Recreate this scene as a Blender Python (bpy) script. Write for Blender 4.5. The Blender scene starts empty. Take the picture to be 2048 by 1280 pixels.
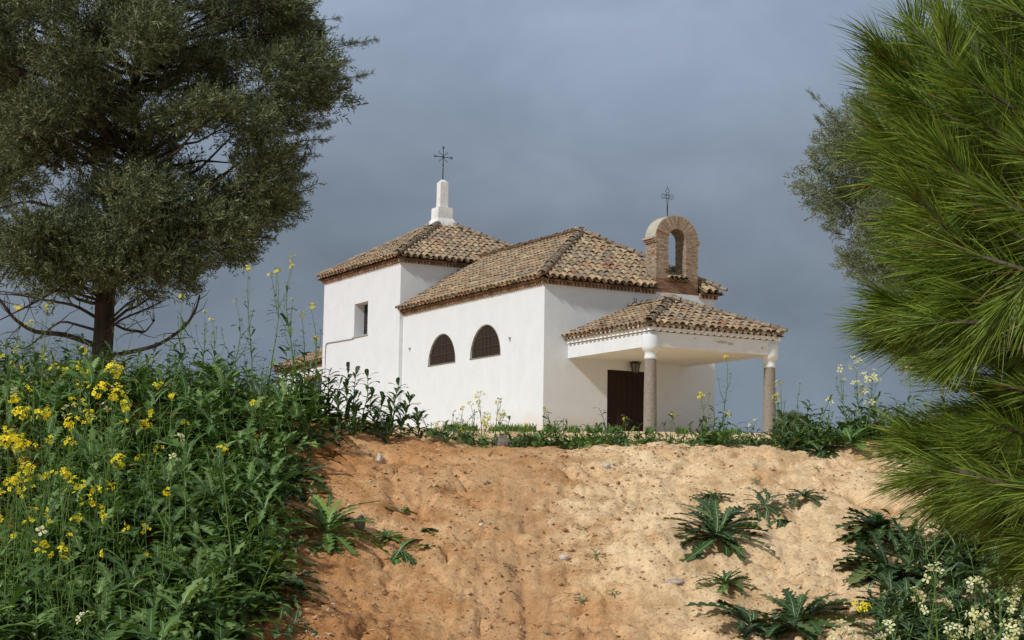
import bpy, math, random
import numpy as np
from mathutils import Matrix, Vector
from mathutils.geometry import tessellate_polygon
R_ = math.radians
sc = bpy.context.scene
C = sc.collection

# ------------------------------------------------------------------ camera
F_PX, PITCH, ROLL, EYE = 3544.19, 0.1189, 0.0164, 1.6
cd = bpy.data.cameras.new('camera'); cam = bpy.data.objects.new('camera', cd); C.objects.link(cam)
cd.sensor_width = 36.0; cd.lens = F_PX / 2048 * 36.0; cd.clip_start = 0.05; cd.clip_end = 9000
_f = Vector((0, math.cos(PITCH), math.sin(PITCH))); _u0 = Vector((0, -math.sin(PITCH), math.cos(PITCH))); _r0 = Vector((1, 0, 0))
_c, _s = math.cos(ROLL), math.sin(ROLL)
_r = _r0 * _c + _u0 * _s; _u = _u0 * _c - _r0 * _s
m = Matrix((( _r.x, _u.x, -_f.x, 0), (_r.y, _u.y, -_f.y, 0), (_r.z, _u.z, -_f.z, EYE), (0, 0, 0, 1)))
cam.matrix_world = m
sc.camera = cam

# building frame
YAW, BX, BY, BZ = 0.5069, 1.3017, 71.0033, 4.0883 + EYE
# sun: direction in building frame from the left (-X), a little in front (-Y)
SUN_EL, SUN_OFF = R_(38), R_(15)
az = YAW + math.pi + SUN_OFF          # angle (from +X, ccw) of the direction TOWARDS the sun
sun_dir = Vector((math.cos(az) * math.cos(SUN_EL), math.sin(az) * math.cos(SUN_EL), math.sin(SUN_EL)))
sl = bpy.data.lights.new('sun', 'SUN'); sl.energy = 3.15; sl.angle = R_(4.0); sl.color = (1.0, 0.98, 0.94)
so = bpy.data.objects.new('sun', sl); C.objects.link(so); so.rotation_euler = sun_dir.to_track_quat('Z', 'Y').to_euler(); so.location = (-20, -10, 40)

# ------------------------------------------------------------------ world: storm cloud over a physical sky
w = bpy.data.worlds.new('World'); sc.world = w; w.use_nodes = True
nt = w.node_tree; N = nt.nodes; L = nt.links; N.clear()
out = N.new('ShaderNodeOutputWorld'); bg = N.new('ShaderNodeBackground')
sky = N.new('ShaderNodeTexSky'); sky.sky_type = 'NISHITA'; sky.sun_disc = False
sky.sun_elevation = SUN_EL; sky.sun_rotation = math.pi / 2 - az
tc = N.new('ShaderNodeTexCoord'); sep = N.new('ShaderNodeSeparateXYZ'); L.new(tc.outputs['Generated'], sep.inputs[0])
def ramp(stops, interp='LINEAR'):
    r = N.new('ShaderNodeValToRGB'); r.color_ramp.interpolation = interp
    e = r.color_ramp.elements
    while len(e) < len(stops): e.new(0.5)
    for k, (p, c) in enumerate(stops): e[k].position = p; e[k].color = (*c, 1)
    return r
# soft cloud noise stretched along the horizon
mp = N.new('ShaderNodeMapping'); mp.inputs['Scale'].default_value = (1, 1, 1.7); L.new(tc.outputs['Generated'], mp.inputs[0])
nz = N.new('ShaderNodeTexNoise'); nz.inputs['Scale'].default_value = 3.0; nz.inputs['Detail'].default_value = 4; nz.inputs['Roughness'].default_value = 0.5
L.new(mp.outputs[0], nz.inputs['Vector'])
el = N.new('ShaderNodeMath'); el.operation = 'MULTIPLY_ADD'; el.inputs[1].default_value = 0.20; el.inputs[2].default_value = -0.10
L.new(nz.outputs['Fac'], el.inputs[0])
ad = N.new('ShaderNodeMath'); ad.operation = 'ADD'; L.new(sep.outputs['Z'], ad.inputs[0]); L.new(el.outputs[0], ad.inputs[1])
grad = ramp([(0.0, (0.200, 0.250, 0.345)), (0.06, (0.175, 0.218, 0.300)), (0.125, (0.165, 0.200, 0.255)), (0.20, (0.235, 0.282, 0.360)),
             (0.30, (0.315, 0.385, 0.520)), (0.45, (0.36, 0.42, 0.52)), (1.0, (0.44, 0.48, 0.56))])  # top stops: brighter sky added above the view for fill light
L.new(ad.outputs[0], grad.inputs['Fac'])
# unseen brighter sky added behind the camera (negative Y) as fill light
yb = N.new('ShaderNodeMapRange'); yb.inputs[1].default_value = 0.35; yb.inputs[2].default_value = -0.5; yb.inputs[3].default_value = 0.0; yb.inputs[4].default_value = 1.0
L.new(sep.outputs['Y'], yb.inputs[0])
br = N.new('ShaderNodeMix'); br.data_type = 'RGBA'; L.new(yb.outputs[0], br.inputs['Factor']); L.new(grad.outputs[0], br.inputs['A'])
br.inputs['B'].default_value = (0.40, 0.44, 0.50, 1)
sm = N.new('ShaderNodeMix'); sm.data_type = 'RGBA'; sm.blend_type = 'MULTIPLY'; sm.inputs['Factor'].default_value = 1
L.new(sky.outputs[0], sm.inputs['A']); sm.inputs['B'].default_value = (0.09, 0.09, 0.09, 1)
n2 = N.new('ShaderNodeTexNoise'); n2.inputs['Scale'].default_value = 5; n2.inputs['Detail'].default_value = 5; L.new(mp.outputs[0], n2.inputs['Vector'])
cv = N.new('ShaderNodeMapRange'); cv.inputs[1].default_value = 0.35; cv.inputs[2].default_value = 0.7; cv.inputs[3].default_value = 0.97; cv.inputs[4].default_value = 0.86
L.new(n2.outputs['Fac'], cv.inputs[0])
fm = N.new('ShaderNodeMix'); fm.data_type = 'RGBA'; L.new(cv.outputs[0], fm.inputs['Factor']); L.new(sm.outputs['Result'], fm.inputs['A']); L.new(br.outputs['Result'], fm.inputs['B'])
n3 = N.new('ShaderNodeTexNoise'); n3.inputs['Scale'].default_value = 9; n3.inputs['Detail'].default_value = 6; n3.inputs['Roughness'].default_value = 0.55; n3.inputs['Distortion'].default_value = 0.4; L.new(mp.outputs[0], n3.inputs['Vector'])
mo = ramp([(0.3, (0.84, 0.85, 0.84)), (0.5, (0.98, 0.98, 0.96)), (0.72, (1.14, 1.13, 1.09))]); L.new(n3.outputs['Fac'], mo.inputs['Fac'])
mm = N.new('ShaderNodeMix'); mm.data_type = 'RGBA'; mm.blend_type = 'MULTIPLY'; mm.inputs['Factor'].default_value = 1
L.new(fm.outputs['Result'], mm.inputs['A']); L.new(mo.outputs[0], mm.inputs['B'])
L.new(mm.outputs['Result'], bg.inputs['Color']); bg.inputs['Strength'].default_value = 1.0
L.new(bg.outputs[0], out.inputs[0])

sc.view_settings.view_transform = 'Standard'; sc.view_settings.look = 'None'; sc.view_settings.exposure = 0.0; sc.view_settings.gamma = 1
sc.render.engine = 'CYCLES'
sc.cycles.max_bounces = 6; sc.cycles.diffuse_bounces = 3; sc.cycles.transparent_max_bounces = 4; sc.cycles.transmission_bounces = 3
sc.render.resolution_x = 1024; sc.render.resolution_y = 640

# ------------------------------------------------------------------ pixel rays (photo pixels 2048x1280) -> world points at depth d
def ray(px, py):
    a = px - 1024.0; b = py - 640.0
    X = _c * a + _s * b; Y = -_s * a + _c * b
    x, u = X / F_PX, -Y / F_PX
    y = math.cos(PITCH) - math.sin(PITCH) * u; z = math.sin(PITCH) + math.cos(PITCH) * u
    return x / y, z / y
def P(px, py, d):
    x, z = ray(px, py); return np.array([x * d, d, z * d + EYE])

# ------------------------------------------------------------------ mesh helpers
class MB:
    def __init__(s): s.V = []; s.F = []; s.n = 0
    def add(s, v, f, mi=0):
        v = np.asarray(v, float).reshape(-1, 3); f = np.asarray(f, int)
        if f.size == 0: return
        s.V.append(v); s.F.append((f + s.n, np.full(len(f), mi) if np.isscalar(mi) else np.asarray(mi))); s.n += len(v)
    def box(s, a, b, mi=0):
        (x0, y0, z0), (x1, y1, z1) = a, b
        v = [(x0,y0,z0),(x1,y0,z0),(x1,y1,z0),(x0,y1,z0),(x0,y0,z1),(x1,y0,z1),(x1,y1,z1),(x0,y1,z1)]
        s.add(v, [(0,3,2,1),(4,5,6,7),(0,1,5,4),(1,2,6,5),(2,3,7,6),(3,0,4,7)], mi)
    def tube(s, pts, rad, n=6, mi=0, cap=True):
        pts = np.asarray(pts, float); k = len(pts)
        rad = np.broadcast_to(np.asarray(rad, float), (k,))
        t = np.gradient(pts, axis=0); t /= np.linalg.norm(t, axis=1)[:, None] + 1e-12
        ref = np.array([0, 0, 1.0]) if abs(t[:, 2]).mean() < 0.8 else np.array([1.0, 0, 0])
        a = np.cross(t, ref); a /= np.linalg.norm(a, axis=1)[:, None] + 1e-12; b = np.cross(t, a)
        th = np.arange(n) * 2 * math.pi / n
        v = pts[:, None] + rad[:, None, None] * (np.cos(th)[None, :, None] * a[:, None] + np.sin(th)[None, :, None] * b[:, None])
        f = []
        for i in range(k - 1):
            for j in range(n): f.append((i*n+j, i*n+(j+1) % n, (i+1)*n+(j+1) % n, (i+1)*n+j))
        v = v.reshape(-1, 3)
        s.add(v, f, mi)
        if cap and n == 4 or cap and n > 4:
            s.add(np.vstack([v[-n:], pts[-1:]]), [(j, (j+1) % n, n) for j in range(n)], mi)
            s.add(np.vstack([v[:n], pts[:1]]), [((j+1) % n, j, n) for j in range(n)], mi)
    def lathe(s, prof, cx=0, cy=0, n=24, mi=0):
        k = len(prof); th = np.arange(n) * 2 * math.pi / n
        v = [(cx + r*math.cos(t), cy + r*math.sin(t), z) for r, z in prof for t in th]
        f = [(i*n+j, i*n+(j+1) % n, (i+1)*n+(j+1) % n, (i+1)*n+j) for i in range(k-1) for j in range(n)]
        s.add(v, f, mi)
    def build(s, name, mats, parent=None, smooth=False):
        V = np.concatenate(s.V) if s.V else np.zeros((0, 3))
        me = bpy.data.meshes.new(name)
        me.vertices.add(len(V)); me.vertices.foreach_set('co', V.ravel())
        loops = np.concatenate([f.ravel() for f, _ in s.F]); cnt = np.concatenate([np.full(len(f), f.shape[1]) for f, _ in s.F])
        st = np.concatenate([[0], np.cumsum(cnt)[:-1]])
        me.loops.add(len(loops)); me.loops.foreach_set('vertex_index', loops.astype(np.int32))
        me.polygons.add(len(cnt)); me.polygons.foreach_set('loop_start', st.astype(np.int32))
        for mt in (mats if isinstance(mats, (list, tuple)) else [mats]): me.materials.append(mt)
        me.polygons.foreach_set('material_index', np.concatenate([q for _, q in s.F]).astype(np.int32))
        me.polygons.foreach_set('use_smooth', np.full(len(cnt), bool(smooth)))
        me.update(calc_edges=True); me.validate()
        o = bpy.data.objects.new(name, me); C.objects.link(o)
        if parent is not None: o.parent = parent
        return o
def tag(o, label=None, cat=None, group=None, kind=None):
    if label: o['label'] = label
    if cat: o['category'] = cat
    if group: o['group'] = group
    if kind: o['kind'] = kind
    return o
def empty(name, loc, rz=0):
    o = bpy.data.objects.new(name, None); o.empty_display_size = 0.2; C.objects.link(o)
    o.location = [float(q) for q in loc]; o.rotation_euler = (0, 0, rz); return o
def setparent(o, root):      # o built in world coordinates, root only translated (rz = 0)
    o.parent = root; o.location = -Vector(root.location) if root.parent is None else o.location
    return o

# ------------------------------------------------------------------ materials
def newmat(name):
    mt = bpy.data.materials.new(name); mt.use_nodes = True
    nt = mt.node_tree; nt.nodes.clear()
    o = nt.nodes.new('ShaderNodeOutputMaterial'); b = nt.nodes.new('ShaderNodeBsdfPrincipled'); nt.links.new(b.outputs[0], o.inputs[0])
    return mt, nt, b, o
def cramp(nt, stops, interp='LINEAR'):
    r = nt.nodes.new('ShaderNodeValToRGB'); r.color_ramp.interpolation = interp; e = r.color_ramp.elements
    while len(e) < len(stops): e.new(0.5)
    for k, (p, c) in enumerate(stops): e[k].position = p; e[k].color = (*c, 1)
    return r
def noise(nt, scale, detail=4, rough=0.55, coord='Object', mscale=None):
    t = nt.nodes.new('ShaderNodeTexCoord'); n = nt.nodes.new('ShaderNodeTexNoise')
    n.inputs['Scale'].default_value = scale; n.inputs['Detail'].default_value = detail; n.inputs['Roughness'].default_value = rough
    if mscale:
        mpp = nt.nodes.new('ShaderNodeMapping'); mpp.inputs['Scale'].default_value = mscale
        nt.links.new(t.outputs[coord], mpp.inputs[0]); nt.links.new(mpp.outputs[0], n.inputs['Vector'])
    else: nt.links.new(t.outputs[coord], n.inputs['Vector'])
    return n
def mix(nt, a, b, fac, mode='MIX'):
    x = nt.nodes.new('ShaderNodeMix'); x.data_type = 'RGBA'; x.blend_type = mode
    for sock, val in (('A', a), ('B', b), ('Factor', fac)):
        if hasattr(val, 'is_output'): nt.links.new(val, x.inputs[sock])
        elif sock == 'Factor': x.inputs[sock].default_value = val
        else: x.inputs[sock].default_value = (*val, 1)
    return x.outputs['Result']
def bump(nt, b, h, strength, dist):
    bp = nt.nodes.new('ShaderNodeBump'); bp.inputs['Strength'].default_value = strength; bp.inputs['Distance'].default_value = dist
    nt.links.new(h, bp.inputs['Height']); nt.links.new(bp.outputs[0], b.inputs['Normal'])
def simple(name, stops, scale=6, rough=0.8, bs=0.3, bd=0.01, detail=5, mscale=None, spec=0.3):
    mt, nt, b, o = newmat(name)
    n = noise(nt, scale, detail, mscale=mscale); r = cramp(nt, stops); nt.links.new(n.outputs['Fac'], r.inputs['Fac'])
    nt.links.new(r.outputs[0], b.inputs['Base Color']); b.inputs['Roughness'].default_value = rough; b.inputs['Specular IOR Level'].default_value = spec
    if bs: bump(nt, b, n.outputs['Fac'], bs, bd)
    return mt
def island(name, stops, rough=0.85, nscale=8, namt=0.35, dark=(0.3, 0.3, 0.3), bs=0.3, bd=0.01, spec=0.25, patch=None):
    mt, nt, b, o = newmat(name)
    g = nt.nodes.new('ShaderNodeNewGeometry'); r = cramp(nt, stops); nt.links.new(g.outputs['Random Per Island'], r.inputs['Fac'])
    n = noise(nt, nscale, 5, 0.65); k = cramp(nt, [(0.35, dark), (0.65, (1, 1, 1))]); nt.links.new(n.outputs['Fac'], k.inputs['Fac'])
    col = mix(nt, r.outputs[0], k.outputs[0], namt, 'MULTIPLY')
    if patch:
        n3 = noise(nt, patch[0], 4, 0.6); k3 = cramp(nt, [(patch[1], (0, 0, 0)), (patch[2], (1, 1, 1))]); nt.links.new(n3.outputs['Fac'], k3.inputs['Fac'])
        col = mix(nt, col, patch[3], k3.outputs[0])
    nt.links.new(col, b.inputs['Base Color']); b.inputs['Roughness'].default_value = rough; b.inputs['Specular IOR Level'].default_value = spec
    if bs: bump(nt, b, n.outputs['Fac'], bs, bd)
    return mt
def leafmat(name, stops, trans=0.25, rough=0.45, spec=0.35, tcol=None):
    mt, nt, b, o = newmat(name)
    g = nt.nodes.new('ShaderNodeNewGeometry'); r = cramp(nt, stops); nt.links.new(g.outputs['Random Per Island'], r.inputs['Fac'])
    nt.links.new(r.outputs[0], b.inputs['Base Color']); b.inputs['Roughness'].default_value = rough; b.inputs['Specular IOR Level'].default_value = spec
    t = nt.nodes.new('ShaderNodeBsdfTranslucent'); mx = nt.nodes.new('ShaderNodeMixShader'); mx.inputs[0].default_value = trans
    c2 = mix(nt, r.outputs[0], tcol or (1.0, 1.0, 0.45), 1.0, 'MULTIPLY'); hs = nt.nodes.new('ShaderNodeHueSaturation'); hs.inputs['Value'].default_value = 1.6
    nt.links.new(c2, hs.inputs['Color']); nt.links.new(hs.outputs[0], t.inputs['Color'])
    nt.links.new(b.outputs[0], mx.inputs[1]); nt.links.new(t.outputs[0], mx.inputs[2]); nt.links.new(mx.outputs[0], o.inputs[0])
    return mt

def wallmat(name, base, tint, stain=0.4):
    mt, nt, b, o = newmat(name)
    n = noise(nt, 1.3, 5, 0.6); r = cramp(nt, [(0.35, tint), (0.6, base)]); nt.links.new(n.outputs['Fac'], r.inputs['Fac'])
    v = noise(nt, 3.0, 6, 0.7, mscale=(3, 3, 0.35)); k = cramp(nt, [(0.28, (0.78, 0.76, 0.72)), (0.45, (1, 1, 1))]); nt.links.new(v.outputs['Fac'], k.inputs['Fac'])
    c = mix(nt, r.outputs[0], k.outputs[0], stain, 'MULTIPLY')
    tcz = nt.nodes.new('ShaderNodeTexCoord'); sz = nt.nodes.new('ShaderNodeSeparateXYZ'); nt.links.new(tcz.outputs['Object'], sz.inputs[0])
    wz = nt.nodes.new('ShaderNodeMath'); wz.operation = 'MULTIPLY_ADD'; wz.inputs[1].default_value = -1.6; nt.links.new(r.inputs['Fac'].links[0].from_socket, wz.inputs[0]); nt.links.new(sz.outputs['Z'], wz.inputs[2])
    mz = nt.nodes.new('ShaderNodeMapRange'); mz.inputs[1].default_value = -0.75; mz.inputs[2].default_value = 0.0; mz.inputs[3].default_value = 0.45; mz.inputs[4].default_value = 0.0; nt.links.new(wz.outputs[0], mz.inputs[0])
    c = mix(nt, c, (0.55, 0.45, 0.33), mz.outputs[0])
    vc = noise(nt, 26.0, 3, 0.5); vk = cramp(nt, [(0.70, (1, 1, 1)), (0.76, (0.72, 0.71, 0.69))]); nt.links.new(vc.outputs['Fac'], vk.inputs['Fac']); c = mix(nt, c, vk.outputs[0], 0.5, 'MULTIPLY')
    nt.links.new(c, b.inputs['Base Color']); b.inputs['Roughness'].default_value = 0.9; b.inputs['Specular IOR Level'].default_value = 0.15
    h = noise(nt, 9.0, 5, 0.6); bump(nt, b, h.outputs['Fac'], 0.35, 0.02)
    return mt
M = {}
M['white'] = wallmat('whitewash', (0.665, 0.705, 0.735), (0.63, 0.67, 0.70))
M['white_old'] = wallmat('weathered_whitewash', (0.76, 0.77, 0.76), (0.60, 0.60, 0.57), 0.9)
# flaking porch cornice: white lime with brick-red flakes
mt, nt_, b_, o_ = newmat('flaking_whitewash')
n_ = noise(nt_, 9, 5, 0.7); k_ = cramp(nt_, [(0.62, (0.76, 0.77, 0.76)), (0.66, (0.36, 0.13, 0.07))]); nt_.links.new(n_.outputs['Fac'], k_.inputs['Fac'])
nt_.links.new(k_.outputs[0], b_.inputs['Base Color']); b_.inputs['Roughness'].default_value = 0.9; bump(nt_, b_, n_.outputs['Fac'], 0.5, 0.02)
M['flake'] = mt
M['tile'] = island('clay_tile', [(0.0, (0.24, 0.18, 0.12)), (0.15, (0.36, 0.27, 0.175)), (0.38, (0.45, 0.33, 0.21)), (0.55, (0.50, 0.37, 0.22)), (0.70, (0.34, 0.27, 0.20)), (0.82, (0.46, 0.27, 0.16)),
                   (0.90, (0.56, 0.46, 0.28)), (0.96, (0.38, 0.17, 0.10)), (1.0, (0.28, 0.25, 0.20))], nscale=7, namt=0.7, dark=(0.35, 0.33, 0.30), bs=0.5, bd=0.02,
                   patch=(0.8, 0.52, 0.70, (0.22, 0.19, 0.14)))
M['ridge'] = island('mossy_ridge_tile', [(0, (0.26, 0.20, 0.14)), (0.5, (0.34, 0.27, 0.19)), (1, (0.42, 0.33, 0.23))], nscale=12, namt=0.8, bs=0.8, bd=0.03)
M['under'] = simple('roof_mortar', [(0.3, (0.06, 0.045, 0.03)), (0.7, (0.13, 0.10, 0.07))], 10)
M['cornice'] = island('cornice_brick', [(0, (0.17, 0.10, 0.065)), (0.5, (0.28, 0.18, 0.115)), (1, (0.42, 0.29, 0.19))], nscale=9, namt=0.5)
M['brick'] = island('gable_brick', [(0, (0.28, 0.205, 0.14)), (0.3, (0.38, 0.285, 0.195)), (0.7, (0.45, 0.35, 0.245)), (0.93, (0.50, 0.41, 0.31)), (0.96, (0.36, 0.13, 0.08)), (1, (0.34, 0.12, 0.07))], nscale=9, namt=0.55, patch=(3, 0.6, 0.75, (0.55, 0.47, 0.37)))
M['brick_red'] = island('red_brick', [(0, (0.24, 0.10, 0.055)), (0.5, (0.34, 0.19, 0.115)), (1, (0.38, 0.26, 0.17))], nscale=9, namt=0.5)
M['mortar'] = simple('mortar', [(0.3, (0.24, 0.19, 0.14)), (0.7, (0.38, 0.32, 0.25))], 9)
M['render'] = simple('lime_render', [(0.3, (0.34, 0.31, 0.25)), (0.7, (0.50, 0.46, 0.38))], 5)
M['stone'] = simple('granite', [(0.30, (0.155, 0.135, 0.11)), (0.5, (0.235, 0.205, 0.17)), (0.7, (0.31, 0.275, 0.23))], 20, bs=0.5, bd=0.01, detail=8)
M['iron'] = simple('wrought_iron', [(0.3, (0.02, 0.018, 0.018)), (0.7, (0.04, 0.034, 0.03))], 20, rough=0.6)
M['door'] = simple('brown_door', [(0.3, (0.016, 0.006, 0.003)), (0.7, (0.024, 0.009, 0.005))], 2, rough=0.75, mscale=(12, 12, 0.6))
M['shutter'] = simple('brown_shutter', [(0.3, (0.022, 0.014, 0.010)), (0.7, (0.035, 0.022, 0.016))], 4, rough=0.7)
M['bar'] = simple('rusty_bar', [(0.3, (0.045, 0.034, 0.027)), (0.7, (0.085, 0.066, 0.052))], 20)
M['frame'] = simple('window_surround', [(0.3, (0.13, 0.125, 0.10)), (0.7, (0.22, 0.21, 0.17))], 10)
M['glass'] = simple('dark_glass', [(0.3, (0.02, 0.025, 0.03)), (0.7, (0.04, 0.045, 0.05))], 2, rough=0.15, bs=0)
M['pipe'] = simple('grey_pipe', [(0.3, (0.28, 0.28, 0.28)), (0.7, (0.36, 0.36, 0.36))], 8)
M['lampglass'] = simple('frosted_lamp_glass', [(0.3, (0.10, 0.10, 0.09)), (0.7, (0.16, 0.16, 0.14))], 4, rough=0.2)
M['bark'] = simple('dark_bark', [(0.3, (0.018, 0.013, 0.010)), (0.55, (0.05, 0.036, 0.026)), (0.75, (0.085, 0.062, 0.045))], 14, bs=0.9, bd=0.03, mscale=(1, 1, 0.25))
M['twig'] = simple('grey_twig', [(0.3, (0.06, 0.045, 0.035)), (0.7, (0.14, 0.11, 0.085))], 20)
M['bud'] = simple('brown_bud', [(0.3, (0.16, 0.06, 0.025)), (0.7, (0.26, 0.11, 0.05))], 30)
M['cypress'] = leafmat('cypress_scale_leaf', [(0, (0.034, 0.048, 0.022)), (0.4, (0.078, 0.102, 0.046)), (0.8, (0.160, 0.190, 0.088)), (1, (0.30, 0.33, 0.19))], 0.15, 0.6, 0.25, (1, 1, .7))
M['cypress_pale'] = leafmat('grey_cypress_leaf', [(0, (0.09, 0.12, 0.07)), (0.5, (0.16, 0.20, 0.115)), (1, (0.27, 0.30, 0.18))], 0.15, 0.6, 0.25, (1, 1, .7))
M['needle'] = leafmat('pine_needle', [(0, (0.028, 0.058, 0.010)), (0.4, (0.095, 0.165, 0.015)), (0.8, (0.215, 0.310, 0.032)), (0.97, (0.24, 0.30, 0.06)), (1, (0.30, 0.20, 0.07))], 0.14, 0.5, 0.3)
M['leaf'] = leafmat('rocket_leaf', [(0, (0.024, 0.060, 0.012)), (0.45, (0.055, 0.115, 0.018)), (0.85, (0.115, 0.205, 0.036)), (1, (0.21, 0.30, 0.06))], 0.2, 0.6, 0.25)
M['leaf_dark'] = leafmat('thistle_leaf', [(0, (0.020, 0.044, 0.012)), (0.5, (0.038, 0.078, 0.020)), (0.9, (0.070, 0.125, 0.034)), (1, (0.16, 0.18, 0.05))], 0.15, 0.5, 0.3)
M['leaf_big'] = leafmat('broad_lobed_leaf', [(0, (0.040, 0.085, 0.020)), (0.5, (0.095, 0.170, 0.040)), (1, (0.18, 0.27, 0.085))], 0.2, 0.65, 0.2)
M['leaf_lime'] = leafmat('fresh_leaf', [(0, (0.07, 0.14, 0.02)), (0.5, (0.11, 0.20, 0.03)), (1, (0.17, 0.27, 0.045))], 0.3, 0.5, 0.3)
M['rib'] = leafmat('pale_midrib', [(0, (0.17, 0.27, 0.13)), (1, (0.30, 0.40, 0.24))], 0.1, 0.5, 0.4)
M['stem'] = leafmat('green_stem', [(0, (0.09, 0.17, 0.035)), (1, (0.15, 0.24, 0.06))], 0.15, 0.5, 0.3)
M['yellow'] = leafmat('yellow_petal', [(0, (0.70, 0.55, 0.010)), (0.5, (0.86, 0.72, 0.02)), (1, (0.90, 0.82, 0.06))], 0.3, 0.6, 0.2, (1, 1, .6))
M['cream'] = leafmat('cream_petal', [(0, (0.60, 0.60, 0.26)), (0.5, (0.72, 0.72, 0.42)), (1, (0.84, 0.83, 0.66))], 0.3, 0.6, 0.2, (1, 1, .9))
M['rock_pale'] = simple('pale_stone', [(0.3, (0.36, 0.33, 0.29)), (0.7, (0.62, 0.59, 0.54))], 14, bs=0.8, bd=0.01)
M['rock_dark'] = simple('grey_stone', [(0.3, (0.10, 0.075, 0.06)), (0.7, (0.22, 0.18, 0.15))], 14, bs=0.8, bd=0.01)
M['rock_mid'] = simple('sandy_stone', [(0.3, (0.26, 0.22, 0.18)), (0.7, (0.46, 0.40, 0.33))], 14, bs=0.8, bd=0.01)
M['clod'] = island('earth_clod', [(0, (0.28, 0.13, 0.055)), (0.4, (0.46, 0.26, 0.125)), (0.8, (0.62, 0.42, 0.24)), (0.97, (0.55, 0.44, 0.30)), (1, (0.6, 0.55, 0.46))], nscale=20, namt=0.4)

# ground: red clay on the left to pale sand on the right
mt, nt_, b_, o_ = newmat('sandy_clay')
tcn = nt_.nodes.new('ShaderNodeTexCoord')
big = noise(nt_, 0.9, 5, 0.6); mid = noise(nt_, 5.0, 7, 0.68); fin = noise(nt_, 55.0, 7, 0.78)
sx = nt_.nodes.new('ShaderNodeSeparateXYZ'); nt_.links.new(tcn.outputs['Object'], sx.inputs[0])
mr = nt_.nodes.new('ShaderNodeMapRange'); mr.inputs[1].default_value = -1.8; mr.inputs[2].default_value = 1.25
fy = nt_.nodes.new('ShaderNodeMapRange'); fy.inputs[1].default_value = 12.5; fy.inputs[2].default_value = 22.0; fy.inputs[3].default_value = 0.0; fy.inputs[4].default_value = 14.0; nt_.links.new(sx.outputs['Y'], fy.inputs[0])
fa = nt_.nodes.new('ShaderNodeMath'); fa.operation = 'ADD'; nt_.links.new(sx.outputs['X'], fa.inputs[0]); nt_.links.new(fy.outputs[0], fa.inputs[1]); nt_.links.new(fa.outputs[0], mr.inputs[0])
a1 = nt_.nodes.new('ShaderNodeMath'); a1.operation = 'MULTIPLY_ADD'; a1.inputs[1].default_value = 1.5; a1.inputs[2].default_value = -0.75; nt_.links.new(big.outputs['Fac'], a1.inputs[0])
a2 = nt_.nodes.new('ShaderNodeMath'); a2.operation = 'ADD'; a2.use_clamp = True; nt_.links.new(mr.outputs[0], a2.inputs[0]); nt_.links.new(a1.outputs[0], a2.inputs[1])
base = cramp(nt_, [(0.0, (0.40, 0.155, 0.052)), (0.30, (0.56, 0.285, 0.120)), (0.60, (0.72, 0.465, 0.25)), (1.0, (0.84, 0.625, 0.385))]); nt_.links.new(a2.outputs[0], base.inputs['Fac'])
mk = cramp(nt_, [(0.30, (0.50, 0.38, 0.27)), (0.42, (0.80, 0.72, 0.63)), (0.50, (0.95, 0.92, 0.88)), (0.60, (1.08, 1.08, 1.08)), (0.72, (1.2, 1.22, 1.25))]); nt_.links.new(mid.outputs['Fac'], mk.inputs['Fac'])
c1 = mix(nt_, base.outputs[0], mk.outputs[0], 0.8, 'MULTIPLY')
fk = cramp(nt_, [(0.36, (0.32, 0.23, 0.16)), (0.44, (0.95, 0.94, 0.92)), (0.62, (1.22, 1.20, 1.17))]); nt_.links.new(fin.outputs['Fac'], fk.inputs['Fac'])
c2 = mix(nt_, c1, fk.outputs[0], 0.75, 'MULTIPLY')
# mossy olive and rusty patches
ms = noise(nt_, 2.3, 6, 0.7, mscale=(1.3, 1, 1)); mk2 = cramp(nt_, [(0.60, (0, 0, 0)), (0.72, (0.55, 0.55, 0.55))]); nt_.links.new(ms.outputs['Fac'], mk2.inputs['Fac'])
c3 = mix(nt_, c2, (0.25, 0.20, 0.085), mk2.outputs[0])
rs = noise(nt_, 1.7, 6, 0.7, mscale=(1, 1.6, 1)); rk = cramp(nt_, [(0.55, (0, 0, 0)), (0.70, (0.7, 0.7, 0.7))]); nt_.links.new(rs.outputs['Fac'], rk.inputs['Fac'])
c4 = mix(nt_, c3, (0.56, 0.27, 0.09), rk.outputs[0])
gm = nt_.nodes.new('ShaderNodeMath'); gm.operation = 'MULTIPLY_ADD'; gm.inputs[1].default_value = 1.1; gm.inputs[2].default_value = -0.66; nt_.links.new(mid.outputs['Fac'], gm.inputs[0])
gx2 = nt_.nodes.new('ShaderNodeMath'); gx2.operation = 'ADD'; nt_.links.new(sx.outputs['X'], gx2.inputs[0]); nt_.links.new(gm.outputs[0], gx2.inputs[1])
gab = nt_.nodes.new('ShaderNodeMath'); gab.operation = 'ABSOLUTE'; nt_.links.new(gx2.outputs[0], gab.inputs[0])
gmr = nt_.nodes.new('ShaderNodeMapRange'); gmr.inputs[1].default_value = 0.34; gmr.inputs[2].default_value = 0.0; gmr.inputs[3].default_value = 0.0; gmr.inputs[4].default_value = 0.62; nt_.links.new(gab.outputs[0], gmr.inputs[0])
c5 = mix(nt_, c4, (0.46, 0.235, 0.105), gmr.outputs[0])
nt_.links.new(c5, b_.inputs['Base Color']); b_.inputs['Roughness'].default_value = 0.95; b_.inputs['Specular IOR Level'].default_value = 0.12
hs = nt_.nodes.new('ShaderNodeMath'); hs.operation = 'MULTIPLY_ADD'; hs.inputs[1].default_value = 0.55; nt_.links.new(fin.outputs['Fac'], hs.inputs[0]); nt_.links.new(mid.outputs['Fac'], hs.inputs[2])
bump(nt_, b_, hs.outputs[0], 0.8, 0.045)
M['ground'] = mt

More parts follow.
